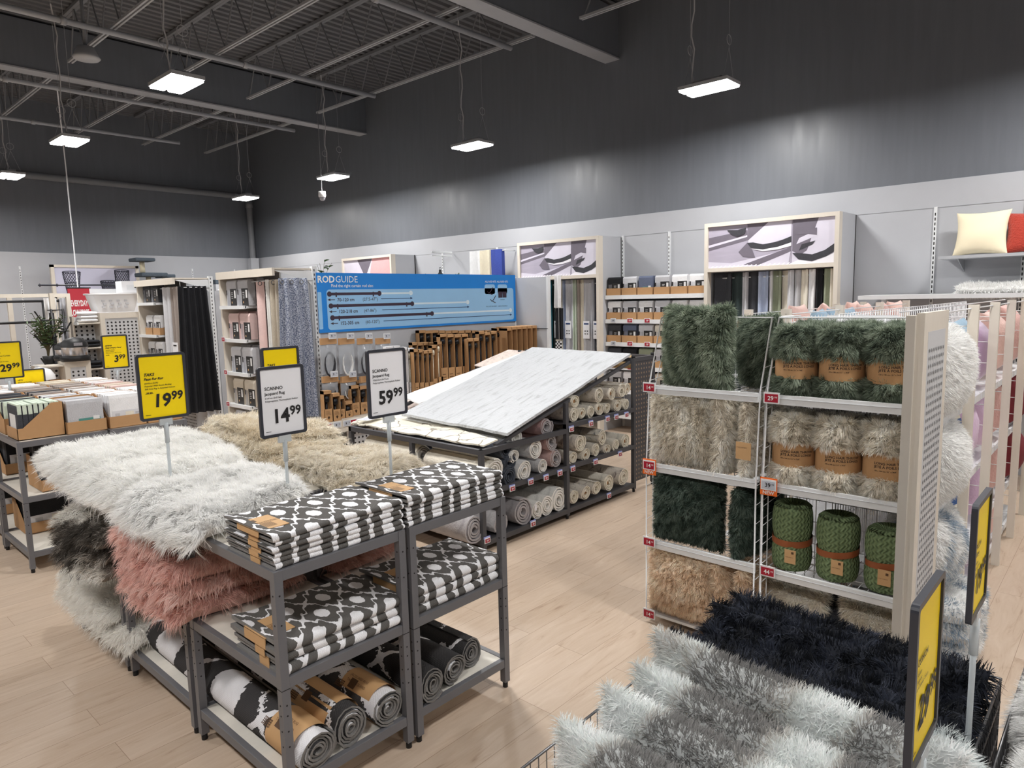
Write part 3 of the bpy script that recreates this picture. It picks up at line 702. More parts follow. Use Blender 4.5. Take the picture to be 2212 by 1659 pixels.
# ---------------------------------------------------------------- rug display with sloping top
GX, GY = 3.523, 3.552; XM, XR, XE = 4.546, 5.6, 5.95; YD = 5.2
def rampz(x): return .80+.262*(x-3.70)
def aramp(px, py):
    d = ray(px, py); # z = .80+.262(x-3.70)
    t = (CAMH-.80+.262*3.70)/(.262*d[0]-d[2]); return Vector((d[0]*t, d[1]*t, CAMH+d[2]*t))
T_ = thing('rug_display', 'dark steel rug display with sloping top, rolled rugs inside and perforated end', 'display stand', (GX, GY, 0))
for (x, y, h) in ((GX, GY, .788), (XM, GY, rampz(XM)-.01), (XR, GY, 1.306), (XE, GY, 1.31), (GX, YD, .788), (XM, YD, .95), (XR, YD, 1.306), (XE, YD, 1.31), (GX, 4.35, .788)):
    g = MB(); x -= GX; y -= GY; g.box(x, y, .03, x+.035, y+.035, h, GREYDK); lg = g.build('post', T_)
    g = MB(); g.cyl((x+.0175, y+.0175, 0), (x+.0175, y+.0175, .035), .014, BLACKP, 8); g.build('foot', lg)
def rail(x0, y0, x1, y1, z0, z1=None, w=.035, h=.04, m=GREYDK, nm='rail'):
    g = MB(); z1 = z0 if z1 is None else z1; a = np.array([x0-GX, y0-GY, z0]); b = np.array([x1-GX, y1-GY, z1]); d = (b-a)/2; u = d/np.linalg.norm(d)
    sd = np.cross(u, (0, 0, 1)); sd = sd/np.linalg.norm(sd)*w/2; up = np.cross(sd, u); up = up/np.linalg.norm(up)*h/2
    g.obox((a+b)/2, d, sd, up, m); g.build(nm, T_)
for yy in (GY+.017, YD+.017):
    rail(GX, yy, XM, yy, .77); rail(GX, yy, XR, yy, .07); rail(GX, yy, XR, yy, .45); rail(XM, yy, XR, yy, .81)
    rail(GX+.2, yy+(.03 if yy < 4 else 0), XR, yy+(.03 if yy < 4 else 0), rampz(GX+.2)-.02, 1.27, h=.025)
for xx, z in ((GX+.017, .77), (XR+.017, 1.29), (XE+.017, 1.29), (GX+.017, .07), (GX+.017, .45)): rail(xx, GY, xx, YD, z)
rail(XR, GY+.017, XE, GY+.017, 1.29)
for x0, x1, z in ((GX, XR, .085), (GX, XR, .465), (XM, XR, .825)):
    g = MB(); g.box(x0-GX+.02, .02, z-.01, x1-GX, YD-GY, z, GREYDK); g.build('shelf_board', T_)
g = MB(); g.box(.15, 0, 0, XE-GX, YD-GY-.1, .055, mat('plinth black', (30, 30, 32), .6)) if False else g.box(.1, .06, .03, XR-GX, YD-GY, .05, GREYDK); g.build('base_tray', T_)
# perforated end panel, holes are flat discs, what shows through put into the colour
def perf(mb, o, xd, yd, w, h, m, px=.028, r=.008, mx=.02, my=.03, hm=HOLE, n_max=100000, seg=6, stag=False):
    o = np.array(o, float); xd = np.array(xd, float); yd = np.array(yd, float); nd = np.cross(xd, yd)
    nx = int((w-2*mx)/px); ny = int((h-2*my)/px); t = np.linspace(0, 2*PI, seg, endpoint=False)+.5
    I, J = np.meshgrid(np.arange(nx+1), np.arange(ny+1), indexing='ij'); cx = mx+I.ravel()*((w-2*mx)/max(nx, 1)); cy = my+J.ravel()*((h-2*my)/max(ny, 1))
    ring = r*(np.outer(np.cos(t), xd)+np.outer(np.sin(t), yd)); C = o+np.outer(cx, xd)+np.outer(cy, yd)+nd*.0012
    V = (C[:, None, :]+ring[None]).reshape(-1, 3); F = np.arange(len(V)).reshape(-1, seg); mb.add(V, F, hm)
g = MB(); g.box(XR-GX+.03, .008, .1, XE-GX+.0, .02, 1.27, GREYDK); perf(g, (XR-GX+.03, .007, .1), (1, 0, 0), (0, 0, 1), XE-XR-.03, 1.17, GREYDK, px=.042, r=.011, hm=mat('see-through hole', (150, 130, 112), .8)); g.build('perforated_panel', T_)
for x, y in ((XR, GY), (XE, GY), (XR, YD-.2)):
    g = MB(); g.cyl((x-GX+.017, y-GY+.017, 1.305), (x-GX+.017, y-GY+.017, 1.335), .02, BLACKP, 8); g.build('cap_knob', T_)

def pile_mat(name, rgb, var=.12, streak=None, bump=.6, bs=60, st=None, dark=None):
    m, N, L, b = node_mat(name); b.inputs['Roughness'].default_value = .95; b.inputs['Specular IOR Level'].default_value = .1; b.inputs['Sheen Weight'].default_value = .2
    tc = N.new('ShaderNodeTexCoord'); mp = N.new('ShaderNodeMapping'); mp.inputs['Scale'].default_value = st or (1, 1, 1); L.new(tc.outputs['Object'], mp.inputs[0])
    n = N.new('ShaderNodeTexNoise'); n.inputs['Scale'].default_value = streak or 5; n.inputs['Detail'].default_value = 6; n.inputs['Distortion'].default_value = .6; L.new(mp.outputs[0], n.inputs['Vector'])
    d = dark or tuple(int(c*(1-var*1.2)) for c in rgb)
    L.new(ramp_n(N, L, n.outputs['Fac'], [(.3, d), (.45, rgb), (.8, tuple(min(255, int(c*(1+var*.4))) for c in rgb))]), b.inputs['Base Color'])
    n2 = N.new('ShaderNodeTexNoise'); n2.inputs['Scale'].default_value = bs; n2.inputs['Detail'].default_value = 4; L.new(tc.outputs['Object'], n2.inputs['Vector'])
    bp = N.new('ShaderNodeBump'); bp.inputs['Strength'].default_value = bump; bp.inputs['Distance'].default_value = .01; L.new(n2.outputs['Fac'], bp.inputs['Height']); L.new(bp.outputs[0], b.inputs['Normal'])
    return m
def draped(name, label, c4, m, th=.012, n=40, wav=.006, seed=1, lift=0, group='display rugs on the sloping top', extra=None, fringe=None):
    # c4: corners as world points (Vector); bilinear sheet with thickness lying just above the slope
    C = [np.array(c) for c in c4]; u = np.linspace(0, 1, n); P = np.zeros((n, n, 3))
    for i, s in enumerate(u):
        for j, t in enumerate(u):
            P[i, j] = C[0]*(1-s)*(1-t)+C[1]*s*(1-t)+C[2]*s*t+C[3]*(1-s)*t
    fl = P.reshape(-1, 3); w = vnoise(fl*np.array([1, 1, 0]), 12, seed).reshape(n, n); P[..., 2] += lift+w*wav
    e = np.minimum.reduce([*np.meshgrid(np.arange(n), np.arange(n), indexing='ij'), *[n-1-q for q in np.meshgrid(np.arange(n), np.arange(n), indexing='ij')]])
    P[..., :2] += (vnoise(fl, 40, seed+1).reshape(n, n)*.006*(e == 0))[..., None]
    g = MB(); top = P+np.array([0, 0, th]); uv = [[(s, t) for t in u] for s in u]
    g.grid(top, m, uv=uv); g.grid(P, m)
    for a, b in ((top[0], P[0]), (top[-1], P[-1]), (top[:, 0], P[:, 0]), (top[:, -1], P[:, -1])): g.grid(np.stack([a, b]), m, smooth=False)
    if extra: extra(g, top)
    o = g.build(name); return tag(o, label, 'rug', group)
GREYR = pile_mat('pale grey shaggy pile', (198, 201, 205), .09, streak=5, bump=1.0, bs=45, st=(1, 5, 1))
WHITER = pile_mat('white wool pile', (248, 248, 248), .05, bs=80)
PINKR = pile_mat('pale pink patterned pile', (232, 215, 206), .18, streak=26, bs=80)
CREAML, N, L, b = node_mat('cream rug with thin crossing lines'); b.inputs['Roughness'].default_value = .95
tc = N.new('ShaderNodeTexCoord'); wv = N.new('ShaderNodeTexVoronoi'); wv.feature = 'DISTANCE_TO_EDGE'; wv.inputs['Scale'].default_value = 4.2; nz = N.new('ShaderNodeTexNoise'); nz.inputs['Scale'].default_value = 6
L.new(tc.outputs['Object'], nz.inputs['Vector']); vm = N.new('ShaderNodeMix'); vm.data_type = 'VECTOR'; vm.inputs[0].default_value = .18; L.new(tc.outputs['Object'], vm.inputs[4]); L.new(nz.outputs['Color'], vm.inputs[5]); L.new(vm.outputs[1], wv.inputs['Vector'])
L.new(ramp_n(N, L, wv.outputs['Distance'], [(.012, (150, 142, 130)), (.03, (241, 235, 218))]), b.inputs['Base Color'])
draped('flat_rug', 'large pale grey shaggy rug spread over the sloping display top', [aramp(1096, 950), aramp(1362, 775), aramp(1150, 760), aramp(868, 905)], GREYR, .022, seed=3, lift=.03, wav=.005)
draped('flat_rug', 'plain white rug lying behind the pale grey rug on the slope', [aramp(905, 880), aramp(1180, 772), aramp(1130, 768), aramp(872, 862)], WHITER, .012, seed=5, lift=.022)
draped('flat_rug', 'small pink patterned rug at the upper end of the slope', [aramp(1060, 800), aramp(1190, 764), aramp(1098, 760), aramp(1025, 792)], PINKR, .01, seed=6, lift=.012)
zz = .79
draped('flat_rug', 'cream rug with thin crossing lines on the low end of the display', [az(1044, 968, zz), az(1075, 955, zz+.03), az(835, 884, zz+.03), az(758, 917, zz)], CREAML, .012, seed=7, lift=.006)
draped('flat_rug', 'ornate pale patterned rug peeping out beyond the white rug', [az(900, 895, zz+.05), az(1000, 865, zz+.09), az(900, 855, zz+.09), az(800, 890, zz+.04)], PINKR, .01, seed=8, lift=.008)
for k, (x, y, lb) in enumerate(((800, 905, 'near the low far corner'), (900, 888, 'beside the grey rug edge'))):
    c = az(x, y, zz+.045); g = MB(); g.box(-.11, -.07, 0, .11, .07, .002, WHITEC)
    for q in range(5): g.box(-.09, -.05+q*.02, .002, .05+.01*(q % 3), -.045+q*.02, .0022, BLUET)
    o = g.build('information_card', loc=(c.x, c.y, zz+.05)); o.rotation_euler = (0, 0, .15); tag(o, 'white paper information card on the cream display rug '+lb, 'card')
g = MB()
JUTE = mat('jute weave', (196, 164, 118), .9, bump=.8, bscale=120, var=.2, vscale=40)
for k, (yy, lb) in enumerate(((GY+.12, 'nearer the perforated end'), (4.3, 'further along'))):
    mb, O, zc = roll_mb(.7, .07, .02, 3, JUTE, JUTE, 1, 90+k); o = mb.build('rolled_rug', loc=(XR+.19, yy, 1.18)); tag(o, 'tan jute rolled rug in the high trough, '+lb, 'rug')

CRF = (232, 226, 212)
def drum_roll(x, y, z, L_, R, rgb, seed, label, furn=0, sq=1.0, turns=5, core=.022, cols=None, ln=.02, rot=0, end=True, pile=None):
    m = pile or pile_mat('pile '+str(rgb), rgb, .1, streak=8, bs=60) if ('pile '+str(rgb)) not in _M else _M['pile '+str(rgb)]
    ed = mat('rug backing edge '+('w' if rgb[0] > 150 else 'd')+str(rgb[2]//60), tuple(min(255, int(c*.93+12)) for c in rgb), .95, bump=.3, bscale=150, var=.12, vscale=40)
    mb, O, zc = roll_mb(L_, R, core, turns, m, ed, sq, seed, wob=.05)
    if furn:
        n_, k_ = O.shape[:2]; st = int((turns-1)*14); sub = O[:, st:]; F = gridF(sub.shape[0], sub.shape[1])[:, ::-1]
        fur(mb, sub.reshape(-1, 3), F, furn, ln, .0028, cols or colc(rgb), fl=.4, up=.7, flow=(0, -.3, -.4), seed=seed, clump=.02)
    o = mb.build('rolled_rug', loc=(x, y, z)); o.rotation_euler = (0, 0, rot); tag(o, label, 'rug', 'rolled rugs in the rug display'); return o
# bottom shelf, left bay: soft furry rolls
zb = .088
for i, (px, py, R, rgb, lb, fn) in enumerate(((1022, 1133, .105, (168, 164, 166), 'thick grey plush rolled rug at the front left corner of the bottom shelf', 9000),
        (1078, 1118, .085, (178, 175, 176), 'smaller grey plush rolled rug tucked between two thicker grey ones', 7000), (1125, 1105, .11, (160, 156, 158), 'plump grey plush rolled rug, third along the bottom shelf', 9000),
        (1157, 1110, .075, (236, 234, 228), 'thin white rolled rug with a hanging tag on the bottom shelf', 5000), (1178, 1078, .09, (232, 230, 224), 'white fluffy rolled rug in the middle of the bottom shelf', 6000),
        (1205, 1072, .105, (238, 237, 232), 'largest white fluffy rolled rug beside the middle post', 7000))):
    c = ay(px, py, GY+.05); drum_roll(c.x, GY+.03, zb, 1.4, R, rgb, 100+i, lb, fn, ln=.022, turns=4)
tg = thing('hang_tag', 'small white swing tag on the thin white rolled rug', 'tag', ay(1157, 1090, GY)); g = MB(); g.box(-.012, -.002, -.05, .012, 0, 0, WHITEC); g.build('card', tg); g = MB(); g.cyl((0, 0, 0), (0, .03, .03), .001, WHITEC, 4); g.build('string', tg)
# middle shelf of left bay
zs = .468
MID = [((1098, 1028), .08, (62, 68, 80), 'navy shaggy rolled rug at the left of the lower row', 7000, 0), ((1100, 998), .065, (70, 76, 88), 'small navy shaggy rolled rug above the lowest navy one', 5000, 1),
       ((1093, 972), .07, (66, 72, 84), 'navy shaggy rolled rug right under the grey rug corner', 5000, 2),
       ((1128, 1016), .085, (226, 226, 226), 'pale grey rolled rug with oval core in the lower row', 6000, 0), ((1108, 985), .055, (232, 232, 232), 'small whitish rolled rug above the navy ones', 4000, 1),
       ((1168, 1006), .062, (200, 200, 202), 'small light grey rolled rug next to the pale pink one', 4000, 0), ((1155, 968), .085, (206, 207, 210), 'light grey rolled rug with wide hollow end in the upper row', 6000, 1),
       ((1198, 988), .078, (208, 176, 170), 'pale pink rolled rug in the lower row beside the post', 6000, 0), ((1190, 955), .07, (204, 170, 166), 'pale pink rolled rug with open end in the upper row', 5000, 1),
       ((1180, 920), .078, (188, 152, 150), 'dusty pink rolled rug topmost under the slope', 6000, 2), ((1115, 945), .06, (220, 220, 218), 'striped edge rolled rug half hidden under the grey rug corner', 3000, 2)]
for i, ((px, py), R, rgb, lb, fn, lv) in enumerate(MID):
    c = ay(px, py, GY+.04); drum_roll(c.x, GY+.02+.01*lv, c.z-R*1.02, 1.3, R, rgb, 130+i, lb, fn, ln=.016, turns=4, core=.025)
# right bay
CRM = (226, 220, 206)
ORN = pile_mat('ornate dark blue and cream pile', (214, 208, 196), .3, streak=22, bs=80, dark=(40, 70, 84))
ORN2 = pile_mat('ornate brown and cream pile', (222, 214, 202), .3, streak=20, bs=80, dark=(120, 104, 98))
def crolls(lst, y0, grp_lb):
    for i, (px, py, R, lb, pm) in enumerate(lst):
        c = ay(px, py, GY+.04); k = 'pile '+str(CRM)
        if k not in _M: pile_mat(k, CRM, .1, streak=10, bs=70)
        ed = mat('cream backing edge', (226, 220, 204), .95, bump=.3, bscale=150, var=.12, vscale=40)
        mb, O, zc = roll_mb(1.3, R, .018, 4.5, pm or _M[k], ed, 1, 200+i+int(px), wob=.04)
        mb.cyl((0, .012, R*1.0), (0, .02, R*1.0), .02, KRAFTD, 12) if i % 2 else None
        o = mb.build('rolled_rug', loc=(c.x, GY+.02, c.z-R*1.03)); tag(o, lb, 'rug', 'rolled rugs in the rug display')
crolls([(1236, 895, .062, 'cream rolled rug at the left of the upper shelf bottom row', ORN2), (1253, 892, .05, 'slim cream rolled rug second in the upper shelf bottom row', None), (1273, 890, .058, 'blue patterned rolled rug third in the upper shelf bottom row', ORN),
        (1291, 882, .058, 'blue patterned rolled rug fourth in the upper shelf bottom row', ORN), (1307, 882, .048, 'plain cream rolled rug fifth in the upper shelf bottom row', None), (1330, 876, .058, 'cream rolled rug sixth in the upper shelf bottom row', None), (1349, 872, .055, 'cream rolled rug last in the upper shelf bottom row', None),
        (1238, 865, .055, 'cream rolled rug on the upper shelf touching the sloping rug', None), (1290, 853, .068, 'large cream rolled rug in the upper shelf second row', ORN2), (1317, 850, .058, 'squashed pink edged rolled rug in the upper shelf second row', ORN2), (1340, 842, .066, 'cream rolled rug near the end in the upper shelf second row', ORN2), (1352, 840, .055, 'cream rolled rug against the end post in the upper shelf second row', None)], 0, '')
crolls([(1233, 988, .062, 'cream rolled rug at the left of the middle shelf of the right bay', None), (1262, 980, .06, 'cream rolled rug second along the middle shelf of the right bay', None), (1283, 970, .06, 'blue patterned rolled rug low on the middle shelf of the right bay', ORN), (1307, 970, .052, 'squashed grey edged rolled rug on the middle shelf of the right bay', ORN2), (1327, 960, .062, 'cream rolled rug with oval core on the middle shelf of the right bay', None), (1347, 952, .068, 'large cream rolled rug at the end of the middle shelf', None),
        (1250, 955, .075, 'large brown patterned rolled rug resting on top in the middle shelf', ORN2), (1297, 944, .07, 'large dark blue patterned rolled rug resting on top in the middle shelf', ORN)], 0, '')
crolls([(1236, 1072, .062, 'cream rolled rug at the left of the bottom shelf of the right bay', ORN2), (1262, 1062, .066, 'cream rolled rug second along the bottom shelf of the right bay', ORN2), (1285, 1052, .062, 'cream rolled rug with paper stuck inside on the bottom shelf', ORN2), (1311, 1042, .075, 'cream rolled rug fourth along the bottom shelf of the right bay', None), (1343, 1028, .085, 'thickest cream rolled rug at the end of the bottom shelf', ORN2)], 0, '')
# shaggy cream rolls seen from their side
for i, (y0, lb) in enumerate(((GY+.03, 'cream shaggy rolled rug at the low front corner of the display'), (GY+.85, 'cream shaggy rolled rug further back on the low side of the display'))):
    drum_roll(GX+.17, y0, .50, .72, .1, (232, 226, 212), 300+i, lb, 14000, ln=.022, turns=4, core=.03)
for (x, y, lb) in ((1053, 1167, 'at the near lower corner of the rug display'), (1152, 1131, 'on the bottom rail under the white rolled rugs'), (1107, 1055, 'under the navy rolled rugs'), (1147, 1041, 'under the pale grey rolled rugs'), (1180, 1032, 'under the small light grey rolled rug'), (1210, 1022, 'under the pale pink rolled rug'),
        (1235, 927, 'at the post end of the upper rail'), (1277, 915, 'under the blue patterned rolls of the upper rail'), (1313, 905, 'fifth from the aisle end of the upper rail'), (1332, 901, 'before last on the upper rail'), (1354, 896, 'last on the upper rail'),
        (1238, 1013, 'at the post end of the middle rail'), (1287, 998, 'in the middle of the middle rail'), (1340, 981, 'near the end of the middle rail'), (1316, 1071, 'on the bottom rail of the right bay')):
    c = ay(x, y, GY-.01); price_tag((c.x, GY-.006, c.z-.022), 'y', 'small red price tag clipped '+lb, '99', holder=True, s=.95)

# ---------------------------------------------------------------- cushions
def cushion_mesh(W_, H_, T_c, n=16, pinch=.08, seed=0, lump=.012):
    u = np.linspace(-1, 1, n); U, V_ = np.meshgrid(u, u, indexing='ij'); U = np.sin(U*PI/2); V_ = np.sin(V_*PI/2)
    x = U*W_/2*(1-pinch*(1-V_**2)*np.abs(U)); z = V_*H_/2*(1-pinch*(1-U**2)*np.abs(V_))
    p = (np.clip(1-U**2, 0, 1)*np.clip(1-V_**2, 0, 1))**.42*T_c/2
    P = np.stack([x, np.zeros_like(x), z], -1).reshape(-1, 3); l = vnoise(P, 16, seed).reshape(n, n)*lump
    A = np.stack([x, -p-l*p/(T_c/2), z], -1).reshape(-1, 3); B = np.stack([x, p, z], -1).reshape(-1, 3)
    return np.concatenate([A, B]), np.concatenate([gridF(n, n), gridF(n, n, off=n*n)[:, ::-1]])
def cushion(label, loc, rot, rgb, W_=.43, H_=.43, T_c=.16, furn=20000, ln=.03, cols=None, w=.003, group=None, seed=1, m=None, name='cushion', cat='cushion', flow=(0, -.1, -.6), **kw):
    # local: width along x, height along z, front toward -y; origin at bottom centre
    V, F = cushion_mesh(W_, H_, T_c, seed=seed, **({k: kw.pop(k) for k in ('pinch', 'lump') if k in kw})); V[:, 2] += H_/2; mb = MB()
    if m: mb.add(V, F, m, True, uv=np.stack([V[F][..., 0], V[F][..., 2]], -1))
    else:
        fill(mb, V, F, rgb); fur(mb, V, F, furn, ln, w, cols or colc(rgb, .15), flow=flow, fl=.5, seed=seed, **kw)
    o = mb.build(name); o.location = loc; o.rotation_euler = rot; return tag(o, label, cat, group)
RX = -PI/2   # turns the front toward -X
G1, G2, G3 = .73, 1.385, 2.05; XF = 3.36
SHZ = (1.385, .94, .49, .07)
T_ = thing('cushion_rack', 'white wire cushion rack with perforated beige end panel', 'display rack', (XF, G1, 0))
def W(x, y, z): return (x-XF, y-G1, z)
for (y0, y1) in ((G1, G2-.01), (G2+.01, G3)):
    for z in SHZ[:3]:
        g = MB(); g.box(*W(XF-.004, y0+.01, z-.035), *W(XF+.012, y1-.01, z+.012), SHELFW); g.box(*W(XF-.007, y0+.01, z-.008), *W(XF-.002, y1-.01, z-.004), PANELG); g.build('price_rail', T_)
        g = MB()
        for k in range(15): yy = y0+.02+(y1-y0-.04)*k/14; g.cyl(W(XF+.01, yy, z), W(XF+.42, yy, z), .0022, WIREW, 4)
        for k in range(5): xx = XF+.05+.09*k; g.cyl(W(xx, y0+.01, z-.004), W(xx, y1-.01, z-.004), .003, WIREW, 4)
        g.build('wire_shelf', T_)
    g = MB(); g.box(*W(XF, y0, .045), *W(XF+.42, y1, .06), SHELFW); g.build('base_shelf', T_)
    g = MB()
    for k in range(13): yy = y0+.02+(y1-y0-.04)*k/12; g.cyl(W(XF+.44, yy, .06), W(XF+.44, yy, 1.76), .0025, WIREW, 4)
    for k in range(14): z = .15+.124*k; g.cyl(W(XF+.44, y0, z), W(XF+.44, y1, z), .0025, WIREW, 4)
    g.build('back_mesh', T_)
    g = MB(); g.tube([W(XF+.15, y0+.01, 1.77), W(XF+.15, y1-.01, 1.77)], .004, WIREW); 
    g.tube([W(XF+.15, y0+.01, 1.77), W(XF+.44, y0+.01, 1.77)], .004, WIREW); g.tube([W(XF+.15, y1-.01, 1.77), W(XF+.44, y1-.01, 1.77)], .004, WIREW); g.build('top_wire', T_)
    for yy in (y0+.008, y1-.008):
        g = MB(); g.tube([W(XF+.15, yy, 1.77), W(XF+.02, yy, 1.40), W(XF-.012, yy, .95), W(XF-.012, yy, .02)], .0045, WIREW)
        g.tube([W(XF+.24, yy, 1.72), W(XF+.09, yy, 1.40), W(XF+.06, yy, .95), W(XF+.06, yy, .06)], .003, WIREW)
        for k in range(16):
            z = .12+.1*k; xo = XF-.012 if z < .95 else (XF-.012+(z-.95)/.45*.032 if z < 1.4 else XF+.02+(z-1.4)/.37*.13)
            g.cyl(W(xo, yy, z), W(xo+.3, yy, z+.02), .0022, WIREW, 4)
        g.build('side_wires', T_)
g = MB(); XA, XB = 3.2, 3.66; g.box(*W(XA, G1-.075, .0), *W(XB, G1-.045, 1.80), BEIGE); 
g.box(*W(XA+.07, G1-.0755, .1), *W(XB-.06, G1-.0745, 1.72), PANELG)
perf(g, W(XA+.08, G1-.0758, .12), (1, 0, 0), (0, 0, 1), XB-XA-.15, 1.55, BEIGE, px=.033, r=.009, hm=mat('panel hole grey', (120, 120, 122), .8)); g.build('end_panel', T_)
g = MB(); g.box(*W(XA-.02, G1-.045, 0), *W(XA+.06, G1-.01, 1.79), mat('grey post side', (196, 190, 180), .5)); g.build('end_post', T_)
DG, BG, DG2, TAN = (74, 88, 70), (206, 196, 180), (44, 62, 52), (202, 170, 134)
gc = 'long haired square cushions on the rack'
cushion('large dark green long haired cushion standing on the top shelf of the rack', (XF+.12, 1.80, 1.395), (0, 0, RX-.25), DG, .45, .44, .17, 34000, .036, colmix([(70, 84, 68), (112, 126, 104), (156, 168, 146)], 70, 3, .12, 1.2), group=gc, seed=401)
cushion('second dark green long haired cushion turned sideways behind the large one', (XF+.30, 1.52, 1.395), (0, -.08, RX-.75), DG, .42, .38, .15, 20000, .033, colmix([(60, 72, 60), (94, 108, 88), (130, 142, 122)], 70, 4, .12, 1.2), group=gc, seed=402)
BC = colmix([(218, 208, 190), (238, 230, 215), (248, 243, 233)], 60, 5, .1, 1.2)
cushion('beige long haired cushion facing out at the left of the second shelf', (XF+.09, 1.86, .95), (0, 0, RX), BG, .40, .42, .17, 34000, .03, BC, group=gc, seed=403, clump=.02, cs=.8)
cushion('beige long haired cushion standing edge out, middle of the second shelf', (XF+.2, 1.585, .95), (0, 0, RX+1.3), BG, .40, .42, .15, 24000, .03, BC, group=gc, seed=404, clump=.02, cs=.8)
o = cushion('beige cushion with kraft tag standing edge out by the rack divider', (XF+.2, 1.455, .95), (0, 0, RX+1.45), BG, .40, .40, .13, 24000, .026, BC, group=gc, seed=405, clump=.02, cs=.8)
g = MB(); g.box(-.2-.012, -.05, .1, -.2-.01, .035, .19, KRAFTL); g.text('SHAG CUSHION', .008, (-.2-.0125, .03, .16), (0, -1, 0), (0, 0, 1), INKB); g.build('label_card', o)
D2 = colmix([(36, 50, 42), (60, 76, 66), (92, 108, 96)], 70, 6, .12, 1.2)
cushion('deep green long haired cushion facing out on the third shelf', (XF+.09, 1.83, .50), (0, 0, RX), DG2, .42, .41, .17, 34000, .028, D2, group=gc, seed=406, clump=.02, cs=.8)
cushion('deep green cushion standing edge out on the third shelf', (XF+.2, 1.48, .50), (0, 0, RX+1.35), DG2, .40, .38, .15, 22000, .026, D2, group=gc, seed=407, clump=.02, cs=.8)
TC = colmix([(214, 184, 152), (238, 212, 182), (248, 230, 208)], 70, 7, .1, 1.2)
cushion('tan long haired cushion facing out on the lowest shelf', (XF+.07, 1.85, .065), (0, 0, RX), TAN, .41, .40, .18, 34000, .03, TC, group=gc, seed=408, clump=.02, cs=.8)
cushion('tan cushion standing edge out beside the lowest facing one', (XF+.2, 1.585, .065), (0, 0, RX+1.35), TAN, .40, .38, .14, 22000, .028, TC, group=gc, seed=409, clump=.02, cs=.8)
cushion('lighter tan cushion standing edge out by the divider on the lowest shelf', (XF+.2, 1.455, .065), (0, 0, RX+1.4), TAN, .40, .38, .12, 22000, .028, TC, group=gc, seed=410, clump=.02, cs=.8)
for k, (y, lb) in enumerate(((1.25, 'left'), (.88, 'right'))):
    cushion('beige furry cushion low on the base shelf at the %s of the knitted throws bay' % lb, (XF+.2, y, .065), (0, 0, RX), BG, .3, .3, .2, 12000, .034, BC, group=gc, seed=411+k)
cushion('charcoal furry cushion between the beige ones on the base shelf', (XF+.28, 1.06, .065), (0, 0, RX), (52, 54, 60), .32, .28, .2, 12000, .03, colc((58, 60, 66), .2), group=gc, seed=414)
for k, y in enumerate((1.66, 1.3, .95)):
    cushion('dark grey furry throw stacked at the back of the second shelf, %s from the left' % ORD[k], (XF+.36, y, .95), (0, 0, RX), (96, 92, 88), .34, .34, .2, 9000, .03, colc((110, 104, 98), .2), group='grey furry throws behind the beige ones', seed=420+k, name='folded_throw', cat='throw')
# rolled throws
def throw_roll(loc, R, H_, rgb, label, cols, ln=.035, fn=16000, seed=1, sleeve=True, group=None, rz=0, m=None, strap=False):
    g = MB(); nz, nt = 26, 36; Z = np.linspace(0, H_, nz); T = np.linspace(0, 2*PI, nt, endpoint=False)
    z0, z1 = (.27*H_, .62*H_) if sleeve else (.42*H_, .5*H_)
    rr = np.array([R*(1-.12*abs(2*z/H_-1)**6)*(.93 if (z0 < z < z1 and sleeve) else 1.0)*(1-.1*math.exp(-((z-(z0+z1)/2)/.035)**2) if strap else 1) for z in Z])
    P = np.array([[(q*(1+.03*math.sin(2*t+seed)+.02*math.sin(5*t+seed*2))*math.cos(t), q*(1+.03*math.sin(2*t+seed))*math.sin(t), z) for t in T] for q, z in zip(rr, Z)])
    top = np.array([[(q*R*.93*math.cos(t), q*R*.93*math.sin(t), H_+.012*math.sin(q*25)) for t in T] for q in (.99, .8, .6, .4, .2, .02)])
    A = np.concatenate([P, top]); V = A.reshape(-1, 3); F = gridF(len(A), nt, cv=True)[:, ::-1]
    if m: g.add(V, F, m, True)
    else:
        fill(g, V, F, rgb)
        fur(g, V, F, fn, ln, .003, cols, flow=(0, 0, -.5), fl=.4, seed=seed, keep=lambda C, N_: (((C[:, 2] < z0) | (C[:, 2] > z1)) & ((N_[:, 0] < .5) | (C[:, 2] > H_*.95))).astype(float)+1e-6, clump=.022, cs=.7)
    o = g.build('rolled_throw', loc=loc); o.rotation_euler = (0, 0, rz); tag(o, label, 'throw', group)
    if sleeve:
        s_ = MB(); Rs = R*1.03; s_.grid(np.array([[(Rs*math.cos(t), Rs*math.sin(t), z) for t in np.linspace(0, 2*PI, 41)] for z in (z0-.004, z1+.004)]), KRAFT)
        for tx, zz_, sz in (('LONG HAIR THROW', .62, .0165), ('JETÉ À POILS LONGS', .48, .0165), ('130 x 190 cm / 51" x 74.8"', .34, .0085)):
            V_, F_ = text_mesh(tx, .012, 0); k = s_.n
            a = PI+.42-(V_[:, 0]*sz)/Rs if False else PI-.30+(V_[:, 0]*sz)/Rs+0.0
            Pt = np.stack([(Rs+.0012)*np.cos(a), (Rs+.0012)*np.sin(a)*1, z0+(z1-z0)*zz_+V_[:, 1]*sz], 1)
            Pt[:, 1] *= 1; first = True
            for f in F_: s_.B.append((Pt if first else np.zeros((0, 3)), np.array([f])+k, s_.mi(INK), False, None, None)); first = False
            s_.n += len(Pt)
        s_.build('kraft_sleeve', o)
    if strap:
        s_ = MB(); Rs = R*.97; s_.grid(np.array([[(Rs*math.cos(t), Rs*math.sin(t), z+.01*math.sin(t+seed)) for t in np.linspace(0, 2*PI, 41)] for z in (z0-.004, z1+.004)]), LEATHER); s_.build('leather_strap', o)
    return o
GC = colmix([(60, 72, 60), (100, 114, 94), (142, 154, 134)], 70, 8, .12, 1.2)
gt = 'rolled long hair throws with kraft sleeves'
YS = (1.262, 1.05, .835)
PL = ('left', 'middle', 'right')
